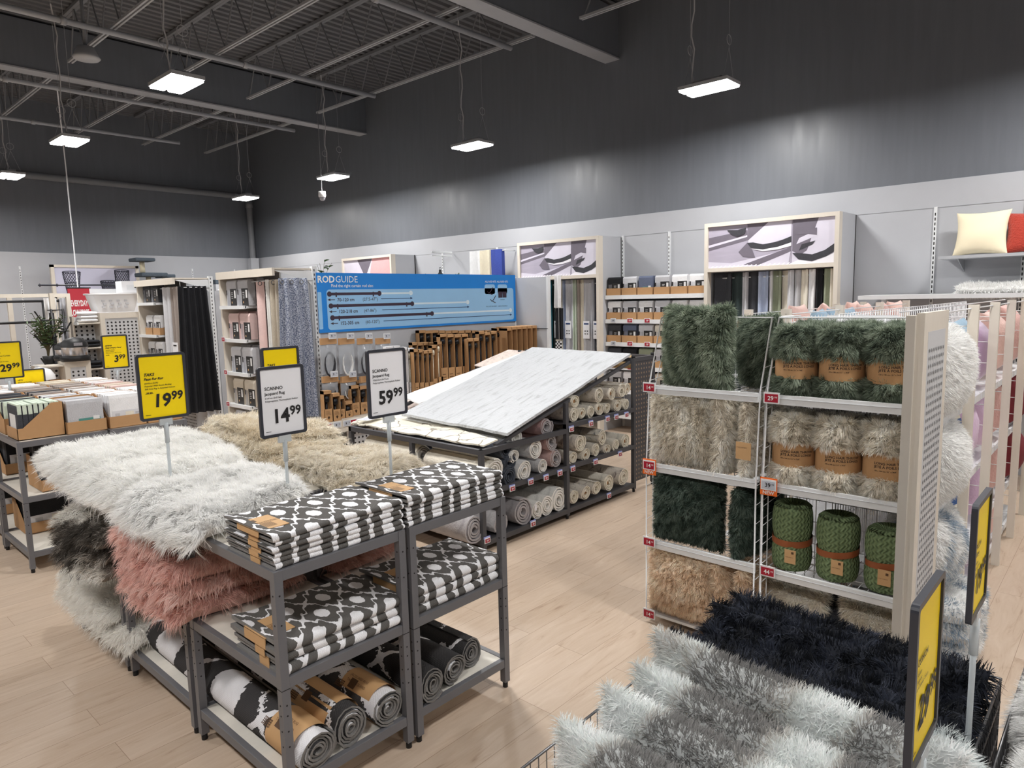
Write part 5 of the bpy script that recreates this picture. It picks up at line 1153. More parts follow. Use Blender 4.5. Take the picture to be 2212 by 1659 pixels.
def end_cap(X0, Y0, Y1, zt, shelves, packs, where, lw=.5):
    # cabinet whose face looks toward -X, from Y0 (near) to Y1 (far)
    T_ = thing('curtain_cabinet', 'beige curtain cabinet %s' % where, 'cabinet', (X0, Y0, 0), 'beige curtain cabinets')
    w = Y1-Y0; dpt = .48
    for nm, bx in (('header_board', (0, 0, zt-.085, .03, w, zt)), ('side_panel', (.031, w-.04, 0, dpt, w, zt-.021)), ('top_board', (.031, 0, zt-.02, dpt, w, zt-.001))):
        g = MB(); g.box(*bx, BEIGE); g.build(nm, T_)
    g = MB(); g.box(dpt-.02, .5*w, 0, dpt, w-.04, zt-.02, PANELG); perf(g, (dpt-.021, w-.05, .1), (0, -1, 0), (0, 0, 1), w*.45, zt-.2, PANELG, px=.045, r=.012); g.build('perforated_back', T_)
    g = MB(); g.box(dpt-.03, 0, 0, dpt, .5*w, zt-.1, PANELW); g.build('back_panel', T_)
    g = MB(); g.box(.33, .012, 0, dpt, .02, zt-.1, PANELW); g.build('grey_side_panel', T_)
    g = MB(); g.box(dpt-.005, -.02, 0, dpt+.05, .03, zt+.02, SHELFW)
    for q in range(44): g.box(dpt+.012, -.0215, .1+q*.05, dpt+.022, -.0195, .125+q*.05, HOLE)
    g.build('slotted_post', T_)
    g = MB(); g.prism([(.02, zt-.03), (dpt, zt-.03), (dpt, zt-.2), (dpt-.06, zt-.14)], -.004, 0, SHELFW, axis='y'); g.build('bracket', T_)
    for z in shelves:
        g = MB(); g.box(.02, .52*w, z-.03, dpt-.02, w-.04, z, SHELFW); g.box(.0, .52*w, z-.035, .03, w-.04, z+.005, SHELFW); g.build('shelf_board', T_)
    g = MB(); g.cyl((.1, .02, zt-.13), (.1, .5*w, zt-.13), .006, SHELFW, 8); g.cyl((.1, .02, zt-.13), (.1, .02, zt-.03), .004, SHELFW, 6); g.build('hanging_arm', T_)
    g = MB(); g.cyl((.12, -.02, zt-.13), (dpt, -.02, zt-.13), .006, SHELFW, 8); g.build('front_arm', T_)
    return T_
S1 = (1.885, 1.495, 1.10, .715, .33)
end_cap(3.8, 6.91, 8.24, 2.285, S1, None, 'with blue curtain beside the rod guide sign')
tw = fab('tweed beige', (190, 180, 164), .6); BLT, N, L, b = node_mat('blue white tweed'); b.inputs['Roughness'].default_value = .95
tc = N.new('ShaderNodeTexCoord'); nn = N.new('ShaderNodeTexNoise'); nn.inputs['Scale'].default_value = 90; nn.inputs['Detail'].default_value = 1; L.new(tc.outputs['Object'], nn.inputs['Vector']); L.new(ramp_n(N, L, nn.outputs['Fac'], [(.42, (96, 106, 132)), (.56, (184, 190, 204))]), b.inputs['Base Color'])
FAB['blue tweed'] = BLT
o = curtain((4.18, 6.86), (3.86, 6.9), 2.17, .63, BLT, 3, .035, 'blue and white tweed curtain with eyelets hanging at the cabinet corner', flare=.35, seed=1); rings(o, [(3.88, 6.86, 2.13), (3.98, 6.84, 2.13), (4.1, 6.84, 2.13)])
o = curtain((3.9, 6.96), (3.9, 7.16), 2.16, .45, tw, 2, .03, 'beige tweed curtain hanging next to the blue one', seed=2); rings(o, [(3.87, 7.03, 2.13)])
curtain((3.9, 7.18), (3.9, 7.24), 2.17, .5, fab('white sheer', (232, 232, 230)), 1, .015, 'narrow white curtain edge between the beige and pink curtains', seed=3)
o = curtain((3.9, 7.26), (3.9, 7.42), 2.15, .48, fab('pink', COLS['pink']), 1, .03, 'pale pink curtain hanging beside the packages', seed=4); rings(o, [(3.87, 7.32, 2.13)])
for k, (y, z) in enumerate(((7.3, 1.28), (7.1, 1.27), (6.97, 1.27))):
    g = MB(); g.box(3.855, y-.045, z-.2, 3.857, y+.045, z, WHITEC); g.box(3.853, y-.03, z-.03, 3.855, y+.03, z-.015, INK)
    for q in range(6): g.box(3.853, y-.03+.035*(q % 2), z-.09-.03*(q//2), 3.855, y-.015+.035*(q % 2), z-.078-.03*(q//2), INK)
    tag(g.build('swing_ticket'), 'white swing ticket hanging in front of the %s curtain' % ('pink', 'beige tweed', 'near beige')[k], 'ticket')
for k, z in enumerate(S1):
    col = ('grey', 'pink', 'light grey', 'beige', 'grey')[k]
    for q, y in enumerate((7.98, 7.70)):
        pack(.24, .09, .30, col, 'black', (3.9, y, z+.002), RX, 0, '%s packaged curtain, %s on the %s shelf of the blue curtain cabinet' % (col, ('left', 'right')[q], ORD[k]))
        pack(.24, .09, .32, col, 'plain', (4.02, y, z+.002), RX, 0, '%s packaged curtain behind the %s one, %s shelf, blue curtain cabinet' % (col, ('left', 'right')[q], ORD[k]))
    if k: price_tag((3.79, 8.13, z-.03), 'x', 'red price tag on the %s shelf of the blue curtain cabinet' % ORD[k], '19', s=1.3)
S2 = (1.955, 1.50, 1.12, .74)
end_cap(3.8, 9.5, 10.87, 2.275, S2, None, 'with black curtain further back')
curtain((4.22, 9.46), (3.86, 9.5), 2.16, .45, fab('black satin', (30, 31, 36), .1), 5, .04, 'long black curtain hanging at the back cabinet corner', flare=.4, seed=6)
curtain((3.9, 9.56), (3.9, 9.8), 2.16, .5, fab('taupe', COLS['taupe']), 2, .03, 'taupe curtain hanging beside the black one', seed=7)
curtain((3.9, 9.84), (3.9, 10.12), 2.16, .5, fab('light grey', COLS['light grey']), 2, .03, 'light grey curtain hanging beside the taupe one', seed=8)
g = MB(); g.box(3.78, 9.46, 1.18, 3.784, 9.62, 1.42, WHITEC); g.box(3.778, 9.49, 1.37, 3.78, 9.59, 1.39, INK); tag(g.build('swing_ticket'), 'white swing ticket in front of the black curtain', 'ticket')
for k, z in enumerate(S2):
    for q, y in enumerate((10.62, 10.34)):
        if k in (0,): pack(.26, .09, .3, 'charcoal', 'black', (3.92, y, z+.002), RX, 0, 'dark packaged curtain, %s on the top shelf of the black curtain cabinet' % ('left', 'right')[q])
        else: filled((3.86, y, z+.002), .25, .3, .1, .14, RX, ['white'], 'black', '%s on the %s shelf, black curtain cabinet' % (('left', 'right')[q], ORD[k]), hp=.27, n=2)
# gondola backbone behind with white bedding
T_ = thing('shop_gondola', 'white gondola row behind the curtain cabinets with bedding on top', 'gondola', (4.35, 9.5, 0))
g = MB(); g.box(0, 0, 0, 3.2, .06, 2.1, PANELW); g.build('back_panel', T_); g = MB(); g.box(0, .06, 1.9, 3.2, .6, 1.93, SHELFW); g.build('shelf_board', T_)
for k in range(3): cushion('white pillow lying on top behind the cabinets, %s from the left' % ORD[k], (4.75+.5*k, 9.75, 2.11), (PI/2, 0, .1*k), None, .5, .4, .16, m=fab('white', COLS['white']), seed=820+k, name='pillow', cat='pillow')

# ---------------------------------------------------------------- curtain rod gondola with the blue guide sign
RY = 6.9
T_ = thing('rod_gondola', 'pale curtain rod gondola under the blue guide sign', 'gondola', (4.31, RY, 0))
def Wl(x, y, z): return (x-4.31, y-RY, z)
g = MB(); g.box(*Wl(4.31, RY, 0), *Wl(7.65, RY+.05, 2.22), PANELW); g.build('back_panel', T_)
g = MB(); g.box(*Wl(3.97, 6.35, .5), *Wl(7.65, RY, .62), BEIGE); g.build('base_shelf', T_)
g = MB(); g.box(*Wl(4.31, 6.42, 0), *Wl(7.65, 6.44, .5), PANELG); perf(g, Wl(4.33, 6.418, .03), (1, 0, 0), (0, 0, 1), 3.2, .45, PANELG, px=.05, r=.013); g.build('perforated_base', T_)
g = MB(); g.box(*Wl(7.64, 6.27, 0), *Wl(7.66, RY, 2.19), PANELW); g.box(*Wl(7.635, 6.27, 1.45), *Wl(7.64, RY, 1.46), HOLE); g.build('end_panel', T_)
for x, y in ((7.635, 6.25), (7.62, RY-.02)):
    g = MB(); g.box(*Wl(x, y, 0), *Wl(x+.05, y+.04, 2.2), SHELFW); g.build('post', T_)
BLUE = mat('guide sign blue', (24, 132, 222), .5); LBL = mat('guide sign pale blue', (150, 198, 238), .5); RODD = mat('rod print dark', (58, 44, 62), .5); LW = mat('rod print pale', (214, 232, 246), .5); DKP = mat('dark blue print', (32, 60, 110), .5)
g = MB(); X0, X1, Z0, Z1 = 4.31, 7.63, 1.56, 2.235; sy = RY-.03; g.box(X0, sy, Z0, X1, sy+.006, Z1, BLUE)
def fl(x0, z0, x1, z1, m, k=1): g.box(x0, sy-.0012*k, z0, x1, sy-.0004, z1, m)
def sx_(px): return ax_on(px)
def su(u, v): return X0+(X1-X0)*u, Z0+(Z1-Z0)*v
def rrect(u0, v0, u1, v1, m, k, r=.04):
    x0, z0 = su(u0, v0); x1, z1 = su(u1, v1); P = []
    for cx, cz, a0 in ((x1-r, z1-r, 0), (x0+r, z1-r, 90), (x0+r, z0+r, 180), (x1-r, z0+r, 270)):
        for q in range(5): a = math.radians(a0+22.5*q); P.append((cx+r*math.cos(a), cz+r*math.sin(a)))
    g.prism(P, sy-.0012*k, sy-.0002, m, axis='y')
rrect(.035, .04, .985, .72, LBL, 1); rrect(.805, .6, .868, .80, LBL, 1, .03); rrect(.885, .6, .945, .80, LBL, 1, .03); rrect(-.0, .06, .015, .68, LBL, 1, .01)
XD, ZD = (1, 0, 0), (0, 0, 1)
x, zz_ = su(.002, .84); g.text('ROD', .105, (x, sy-.001, zz_), XD, ZD, WHITE, bold=.025); g.text('GUIDE', .105, (x+.235, sy-.001, zz_), XD, ZD, WHITE)
x, zz_ = su(.055, .76); g.text('Find the right curtain rod size:', .048, (x, sy-.001, zz_), XD, ZD, WHITE, bold=.012)
def uu(px): return (ay(px, 650, sy).x-X0)/(X1-X0)
for (v, a, b2, c, tx, t2) in ((.645, 712, 820, 888, '70-120 cm', '(27.5-47")'), (.445, 714, 890, 1010, '120-218 cm', '(47-86")'), (.245, 716, 932, 1102, '152-305 cm', '(60-120")')):
    a, b2, c = uu(a), uu(b2), uu(c); p0 = su(a, v); p1 = su(b2, v); p2 = su(c, v)
    fl(p1[0], p1[1]-.011, p2[0], p1[1]+.011, LW, 2); fl(p0[0], p0[1]-.016, p1[0], p0[1]+.016, RODD, 3)
    for (q, m, kk) in ((p0, RODD, 4), (p1, RODD, 4), (p2, LW, 3)): g.cyl((q[0], sy-.0012*kk, q[1]), (q[0], sy-.0003, q[1]), .03, m, 14)
    for xx in (p0[0]+.09, p1[0]-.09): fl(xx-.008, p0[1]-.035, xx+.008, p0[1]+.02, RODD, 4)
    zt_ = p0[1]-.085; g.text(tx, .055, (p0[0]+.1, sy-.0015, zt_), XD, ZD, RODD, bold=.014); w_ = .43; g.text(t2, .055, (p0[0]+.1+.35, sy-.0015, zt_), XD, ZD, RODD)
    fl(p0[0]+.72, zt_+.016, p2[0], zt_+.024, DKP, 2); fl(p0[0]+.0, zt_+.016, p0[0]+.07, zt_+.024, RODD, 2)
    g.prism([(p2[0]+.03, zt_+.02), (p2[0]-.01, zt_+.035), (p2[0]-.01, zt_+.005)], sy-.002, sy-.0003, DKP, axis='y'); g.prism([(p0[0]-.03, zt_+.02), (p0[0]+.01, zt_+.035), (p0[0]+.01, zt_+.005)], sy-.002, sy-.0003, RODD, axis='y')
for (u, tx, t2) in ((.808, 'ALL ROD KITS', 'INCLUDE BRACKETS'), (.882, 'ALL ROD KITS', 'ARE EXTENDABLE')):
    x, zz_ = su(u, .84); g.text(tx, .036, (x, sy-.001, zz_), XD, ZD, WHITE, bold=.012); x, zz_ = su(u, .33); g.text(t2, .024, (x+.01, sy-.0015, zz_), XD, ZD, DKP)
for q in range(2):
    x, zz_ = su(.82+.018*q, .66-.17*q); g.tube([(x, sy-.002, zz_), (x+.03, sy-.002, zz_-.03), (x+.07, sy-.002, zz_), (x+.11, sy-.002, zz_+.05)], .006, RODD, 5); g.tube([(x+.05, sy-.002, zz_-.03), (x+.1, sy-.002, zz_-.05)], .006, RODD, 5)
x, zz_ = su(.888, .52); fl(x, zz_, x+.085, zz_+.085, RODD, 2); fl(x+.09, zz_, x+.17, zz_+.085, RODD, 2); fl(x+.04, zz_-.03, x+.13, zz_-.025, DKP, 2)
tag(g.build('rod_guide_sign'), 'large blue ROD GUIDE sign with three curtain rod sizes', 'sign')

# boxed rods: kinds of carton, each with window and rod finial
FIN = mat('black metal finial', (30, 30, 34), .35, metal=.5); FINW = mat('brushed silver finial', (214, 206, 186), .35, metal=.3)
RB = {}
def rod_box(kind, w, h, dpt, loc, label, fin='black', group='boxed curtain rods', rot=0, mk=KRAFT):
    k = (kind, w, h, dpt, fin, mk.name)
    if k in RB: return dup(RB[k], loc, label=label, group=group, rot=(rot, 0, 0))
    T_ = thing('curtain_rod_box', label, 'curtain rod box', loc, group); T_.rotation_euler = (rot, 0, 0); g = MB(); s = .004
    z1 = h*.42 if kind == 'half' else (h*.5 if kind == 'tall' else h*.05); z2 = h-.035
    g.box(-w/2, 0, 0, -w/2+s, dpt, h, mk); g.box(w/2-s, 0, 0, w/2, dpt, h, mk); g.box(-w/2, dpt-s, 0, w/2, dpt, h, KRAFTD if mk is KRAFT else mk)
    g.box(-w/2, 0, 0, w/2, s, z1, mk); g.box(-w/2, 0, z2, w/2, dpt, h, mk)
    if kind != 'open':
        g.cyl((0, -.001, z1*.35), (0, 0, z1*.35), w*.14, INKB, 10); g.box(-w*.05, -.001, z1*.2, w*.05, 0, z1*.35, INKB)
        for q in range(4): g.box(-w*.3, -.001, z1*(.55+.08*q), w*(.3-.05*q), 0, z1*(.57+.08*q), INKB)
    else: g.box(-w/2+s, dpt*.6, 0, w/2-s, dpt*.62, z2, PACKB)
    g.build('carton', T_); g = MB(); f = FIN if fin == 'black' else FINW
    g.cyl((0, dpt*.5, .02), (0, dpt*.5, z2-.1), w*.13, f, 8); g.rev([(.0, -.04), (w*.3, -.03), (w*.36, 0), (w*.3, .03), (0, .045)], (0, dpt*.5, z2-.06), f, 12)
    g.build('rod', T_); RB[k] = T_; return T_
zb_ = .622
def place_rods(px0, px1, ytop, Y, n, kind, fin, where, dpt=.07, lean=0, mk=KRAFT, zb=None):
    for i in range(n):
        px_ = px0+(px1-px0)*(i+.5)/n; a = ay(px_, ytop[i] if hasattr(ytop, '__len__') else ytop, Y); w = (ay(px1, 700, Y).x-ay(px0, 700, Y).x)/n*.94
        z0_ = zb_ if zb is None else zb; rod_box(kind, round(w, 2), round(a.z-z0_, 2), dpt, (a.x, Y, z0_), 'curtain rod in %s box, %s %s' % ('a white' if mk is WHITEC else 'a kraft', ORD[i % 12], where), fin, rot=lean, mk=mk)
place_rods(698, 735, [845, 850], 6.42, 2, 'half', 'black', 'at the far left of the lowest rod row'); place_rods(727, 762, [856, 866], 6.5, 2, 'half', 'black', 'second pair of the lowest rod row')
place_rods(757, 795, [832, 834], 6.55, 2, 'half', 'black', 'under the clear bags'); place_rods(795, 830, [840, 842, 845], 6.62, 3, 'half', 'silver', 'beside the white 59.99 sign')
place_rods(705, 800, 822, 6.78, 6, 'tall', 'black', 'at the back under the clear bags')
place_rods(835, 895, [748, 748, 750, 752], 6.5, 4, 'half', 'silver', 'among the white boxes', mk=WHITEC)
place_rods(893, 935, [755, 755, 757, 757], 6.42, 4, 'half', 'black', 'in the short kraft row'); place_rods(890, 950, 740, 6.7, 5, 'half', 'black', 'behind the short kraft row')
place_rods(932, 955, [745, 738], 6.5, 2, 'half', 'silver', 'next to the tall open boxes'); place_rods(950, 1012, [722, 722, 722, 722], 6.5, 4, 'tall', 'black', 'in the tall row')
place_rods(1010, 1036, [732, 730], 6.42, 2, 'half', 'black', 'right of the tall row'); place_rods(1034, 1073, [716, 718, 716], 6.5, 3, 'half', 'black', 'above the sloping rug')
place_rods(905, 1075, 714, 6.78, 12, 'open', 'black', 'in the back row')
place_rods(1073, 1110, [708, 708], 6.6, 2, 'tall', 'black', 'in the leaning row'); place_rods(1095, 1160, [708, 707, 706, 705, 704, 703], 6.45, 6, 'open', 'black', 'by the grey end panel', dpt=.3)
BAG = mat('clear plastic bag', (190, 196, 204), .1, spec=.7, alpha=.45); ROPE = mat('dark cord', (50, 50, 56), .6); ROPW = mat('white cord', (226, 226, 226), .6)
for r_, (zt_, pxs) in enumerate(((ay(0, 0, 6.6).z*0+1.5, (708, 747, 787, 826)), (1.2, (712, 752, 792)))):
    for k, px_ in enumerate(pxs):
        c = ay(px_, 730 if r_ == 0 else 812, 6.62); zt_ = c.z
        T_ = thing('hook_bag', 'clear bag of %s cords with kraft header, %s on the %s hook row' % (('dark', 'white', 'dark', 'silver')[k], ORD[k], ('upper', 'lower')[r_]), 'hanging bag', (c.x, 6.62, zt_), 'clear bags on hooks')
        g = MB(); g.box(-.1, -.02, -.07, .1, .01, 0, KRAFT); g.build('header_card', T_)
        H_ = .4 if r_ == 0 else .22; g = MB(); u = np.linspace(0, 1, 8); P = np.array([[(-.1+.2*s_, -.035*math.sin(PI*s_)*math.sin(PI*min(1, t_+.1))+.004*math.sin(9*s_+k*2+t_*12), -.07-(H_-.07)*t_) for s_ in u] for t_ in u]); g.grid(P, BAG); P2 = P.copy(); P2[..., 1] = .012; g.grid(P2, BAG); g.build('pouch', T_)
        g = MB(); mm = ROPW if k in (1, 3) else ROPE
        for q in range(4 if r_ == 0 else 2): g.tube([((.05+.006*q)*math.cos(t), -.008-.004*q, -.07-H_*.55+(H_*.3+.005*q)*math.sin(t)) for t in np.linspace(0, 2*PI, 15)[:-1]], .005, mm, 5, closed=True)
        g.build('cord_loop', T_)
        g = MB(); g.cyl((0, 0, -.02), (0, .26, -.02), .004, SHELFW, 5); g.build('hook', T_)
        price_tag((c.x+.02, 6.56, zt_-.01), 'y', 'grey price tag on the hook of the %s bag in the %s row' % (ORD[k], ('upper', 'lower')[r_]), '9', red=False, s=1.5)
for k, (px_, py_, rd) in enumerate(((707, 903, True), (727, 900, False), (748, 894, False), (763, 891, True), (777, 888, True), (797, 885, False))):
    c = ay(px_, py_, 6.345); price_tag((c.x, 6.345, .56), 'y', '%s price tag on the rod shelf edge, %s from the left' % ('red' if rd else 'grey', ORD[k]), '9', red=rd, s=1.5)

# ---------------------------------------------------------------- curtain cabinets on the right wall
PBG = mat('print lavender grey', (172, 166, 182), .6, var=.12, vscale=5, stretch=(1, 1, 5)); PLT = mat('print pale lilac', (212, 208, 222), .6, var=.06, vscale=8); PDK = mat('print charcoal', (58, 58, 64), .6, var=.25, vscale=40); PMD = mat('print mid grey', (112, 106, 118), .6, var=.15, vscale=10); PWH = mat('print white', (236, 234, 240), .6)
def towel_print(g, o, U, V):
    # flat printed towels: shapes in unit coordinates on the plane o + u U + v V
    o = np.array(o, float); U = np.array(U, float); V = np.array(V, float); n = np.cross(U, V); n /= np.linalg.norm(n); k = [0]
    def poly(pts, m):
        k[0] += 1; P = [o+U*a+V*b+n*.0006*k[0] for a, b in pts]; g.add(P, [list(range(len(P)))], m)
    poly([(0, 0), (1, 0), (1, 1), (0, 1)], PBG)
    poly([(0, .42), (.34, .62), (.33, .86), (0, .74)], PMD); poly([(0, .5), (.33, .7), (.33, .74), (0, .56)], PLT)
    poly([(0, 0), (.66, 0), (.68, .35), (.2, .1), (0, .16)], PLT); poly([(.3, .05), (.68, .4), (.68, .3), (.42, .02)], PMD)
    poly([(.34, .52), (.34, .8), (.42, 1), (.68, 1), (.68, .62), (.5, .5)], PLT); poly([(.33, 1), (.34, .62), (.5, 1)], PMD)
    poly([(.26, .36), (.3, .24), (.4, .2), (.36, .5), (.33, .56)], PMD)
    poly([(.33, .56), (.36, .44), (.46, .38), (.58, .42), (.68, .5), (.68, .64), (.58, .54), (.46, .5), (.38, .56)], PDK); poly([(.36, .42), (.46, .34), (.58, .36), (.68, .42), (.68, .5), (.58, .42), (.46, .38)], PWH)
    poly([(.16, .9), (.2, .78), (.25, .72), (.31, .78), (.32, .92), (.25, .88)], PDK)
    poly([(.69, 0), (.69, 1), (1, 1), (1, 0)], PLT); poly([(.69, 1), (.69, .3), (.75, .2), (.8, .3), (.88, 1)], PMD)
    poly([(.72, .45), (.88, .62), (.86, .72), (.74, .58)], PLT); poly([(.74, .3), (.84, .42), (.86, .5), (.76, .44)], PDK); poly([(.72, .66), (.8, .8), (.87, .78), (.87, .62), (.8, .66)], PMD)
    poly([(.69, .26), (.74, .1), (.84, .05), (.94, .14), (1, .24), (1, .42), (.93, .28), (.84, .2), (.76, .24)], PDK); poly([(.66, 0), (.74, .1), (.84, .04), (.94, .13), (1, .22), (1, 0)], PWH)
    for q in range(26): poly([(.02+q*.037, 0), (.035+q*.037, 0), (.05+q*.037, .05), (.04+q*.037, .05)], PWH)
def wall_cabinet(y0, y1, zt, zp, strips, where, pic='towel'):
    xf = 7.9; T_ = thing('wall_cabinet', 'beige framed curtain cabinet %s' % where, 'cabinet', (xf, y0, 0), 'beige wall cabinets'); w = y1-y0; D_ = XW-.03-xf; t = .045
    for nm, bx, m in (('near_post', (0, 0, 0, .1, t, zt), BEIGE), ('far_post', (0, w-t, 0, .1, w, zt), BEIGE), ('top_rail', (0, t, zt-t, .1, w-t, zt), BEIGE), ('middle_rail', (0, t, zp-t, .1, w-t, zp), BEIGE)):
        g = MB(); g.box(*bx, m); g.build(nm, T_)
    g = MB(); g.box(.1, 0, 0, D_, .02, zt, PANELW); g.box(D_-.02, -.003, .1, D_, .0, zt, HOLE); g.build('near_side_panel', T_)
    g = MB(); g.box(.1, w-.02, 0, D_, w, zt, PANELW); g.build('far_side_panel', T_); g = MB(); g.box(.1, .02, zp-.05, D_, w-.02, zp-.03, PANELW); g.build('inner_top', T_)
    g = MB(); g.box(.03, t, zp, .045, w-t, zt-t, PBG)
    if pic == 'towel': towel_print(g, (.029, w-t, zp), (0, -(w-2*t), 0), (0, 0, zt-t-zp))
    else:
        A = np.array((.028, w-t, zp)); U = np.array((0, -(w-2*t), 0)); V = np.array((0, 0, zt-t-zp)); n = np.array((-.0008, 0, 0))
        for i_, (pts, m) in enumerate((([(0, 0), (1, 0), (1, 1), (0, 1)], PLT), ([(.52, 0), (1, 0), (1, 1), (.62, 1)], fab('print pink', (226, 170, 172))), ([(.3, 1), (.46, .3), (.62, 1)], PMD), ([(.4, .0), (.55, .55), (.68, 0)], PWH), ([(.5, 0), (.56, .28), (.64, 0)], REDT))): g.add([A+U*a+V*b+n*i_ for a, b in pts], [list(range(len(pts)))], m)
    g.build('printed_panel', T_)
    g = MB(); g.cyl((.2, t, zp-.12), (.2, w-t, zp-.12), .008, SHELFW, 8); g.build('hanging_rail', T_)
    if strips:
        y = w-t-.02; tot = sum(s[1] for s in strips); sc = (w-2*t-.04)/tot
        for i, (c, q, tk) in enumerate(strips):
            q *= sc; m = fab(c, COLS.get(c, (200, 200, 200))); curtain((xf+.2, y0+y-q), (xf+.2, y0+y), zp-.06, .3, m, 1, .03, '%s curtain, %s from the left in the cabinet %s' % (c, ORD[i] if i < 12 else 'last but few', where), group='curtains in the wall cabinets', seed=i+int(y0*7), th=.02)
            if tk:
                g = MB(); yc = y0+y-q/2; g.box(xf+.12, yc-.055, 1.3, xf+.123, yc+.055, 1.55, WHITEC); g.box(xf+.118, yc-.04, 1.50, xf+.12, yc+.04, 1.52, DKP); [g.box(xf+.118, yc-.03+.04*(v % 2), 1.36+.04*(v//2), xf+.12, yc-.01+.04*(v % 2), 1.375+.04*(v//2), INK) for v in range(4)]
                tag(g.build('swing_ticket'), 'swing ticket on the %s curtain, %s in the cabinet %s' % (c, ORD[i], where), 'ticket')
            y -= q
wall_cabinet(5.57, 7.06, 2.72, 2.2, [('teal', 4, 0), ('dark green', .6, 0), ('cream', 1.2, 1), ('pale blue', .6, 0), ('light grey', 1.1, 1), ('mint', .5, 0), ('taupe', .7, 0), ('cream', .5, 0), ('grey', 1.3, 1), ('light grey', .3, 0), ('navy', 1.2, 1)], 'left of the carton shelves')
wall_cabinet(2.46, 4.01, 2.735, 2.2, [('charcoal', 1.4, 0), ('dark green', .9, 0), ('light grey', .5, 0), ('charcoal', .9, 0), ('pale blue', .8, 0), ('white', .4, 0), ('sage', .6, 0), ('cream', 1.2, 0), ('slate blue', .6, 0), ('red', .9, 0), ('charcoal', .9, 0), ('royal blue', .5, 0)][:12], 'behind the cushion rack')
for i, (c, y) in enumerate((('light grey', 3.0), ('grey', 2.92), ('cream', 2.84), ('white', 2.76), ('black', 2.68), ('sage', 2.6), ('cream', 2.53))): curtain((8.02, y-.035), (8.02, y+.035), 2.14, .3, fab(c, COLS[c]), 1, .02, '%s curtain, %s among the right hand front strips behind the cushion rack' % (c, ORD[i]), group='curtains in the wall cabinets', seed=60+i, th=.015)
wall_cabinet(10.12, 11.67, 2.74, 2.2, None, 'furthest back above the rod guide sign', pic='pink')
g = MB(); g.tube([(7.98, 9.1, 2.72), (8.45, 9.1, 2.72)], .015, SHELFW, 4); g.tube([(7.98, 9.1, 2.66), (8.45, 9.1, 2.66)], .01, SHELFW, 4); tag(g.build('shelf_bracket'), 'white metal bracket frame beside the pink printed panel', 'bracket')
# shelves with cartons between the two cabinets
T_ = thing('carton_shelving', 'white wall shelving full of packaged curtains between the two printed cabinets', 'shelf', (8.05, 4.03, 0))
for z in (1.90, 1.57, 1.255, .93, .6, .25):
    g = MB(); g.box(0, 0, z-.03, .42, 1.53, z, SHELFW); g.box(-.02, 0, z-.05, 0, 1.53, z+.005, SHELFW); g.build('shelf_board', T_)
for y in (0, .76, 1.5):
    g = MB(); g.box(.4, y, 0, .425, y+.03, 2.74, SHELFW); [g.box(.398, y+.01, .3+.05*q, .4, y+.02, .325+.05*q, HOLE) for q in range(48)]; g.build('slotted_post', T_)
cs_ = [['black', 'light grey', 'slate blue', 'grey', 'white', 'white'], ['white', 'light grey', 'white', 'light grey', 'white', 'white'], ['charcoal', 'slate blue', 'light grey', 'cream', 'white', 'grey'], ['charcoal', 'black', 'sage', 'light grey', 'black', 'grey'], ['grey', 'white', 'black', 'beige', 'black', 'grey']]
for j, z in enumerate((1.90, 1.57, 1.255, .93, .6)):
    for i in range(6):
        filled((8.06, 5.44-.25*i, z), .235, .33, .1, .17, RX, [cs_[j][i]], 'teal' if (j, i) == (0, 2) else 'black', 'on %s wall shelf, %s from left' % (ORD[j], ORD[i]), hp=.245, n=2)
        if j and j < 4 and i < 4: price_tag((8.025, 5.42-.27*i, z-.04), 'x', '%s price tag on the %s wall shelf, %s from the left' % ('grey' if i == 0 else 'red', ORD[j], ORD[i]), '19', red=i > 0, s=1.4)
# wall uprights, towels, lanterns, plants along the right wall
nt_ = 90
for y in (8.0, 9.35, 7.2, 1.67, .9, 12.4):
    g = MB(); g.box(XW-.035, y, .3, XW-.02, y+.03, 2.74, SHELFW); [g.box(XW-.0365, y+.01, .4+.05*q, XW-.035, y+.02, .43+.05*q, HOLE) for q in range(46)]; nt_ += 1; struct(g, 'trim_%d' % nt_)
for k, (y, c, lb) in enumerate(((8.2, 'white', 'white towel hanging high on the right wall'), (7.98, 'cream', 'pale yellow towel hanging between the white and blue ones'), (7.72, 'royal', 'blue towel hanging at the right of three'))):
    curtain((8.2, y-.11), (8.2, y+.12), 2.68, 1.9, fab(c+' towel', {'white': (226, 228, 230), 'cream': (220, 212, 190), 'royal': (58, 76, 156)}[c], .8), 1, .012, lb, cat='towel', th=.07, seed=k, name='hanging_towel')
g = MB(); g.cyl((8.17, 7.55, 2.66), (8.17, 8.35, 2.66), .01, SHELFW, 8); g.cyl((8.17, 7.6, 2.66), (8.46, 7.6, 2.66), .008, SHELFW, 6); g.cyl((8.17, 8.3, 2.66), (8.46, 8.3, 2.66), .008, SHELFW, 6); tag(g.build('towel_rail'), 'thin white towel rail on the right wall', 'rail')
T_ = thing('tall_shelving', 'pale shelving behind the rod gondola carrying lanterns and plants', 'shelf', (7.95, 8.45, 0))
g = MB(); g.box(0, 0, 2.14, .5, 1.2, 2.17, SHELFW); g.build('shelf_board', T_)
for y in (0, 1.17): g = MB(); g.box(.0, y, 0, .03, y+.03, 2.14, SHELFW); g.build('post', T_)
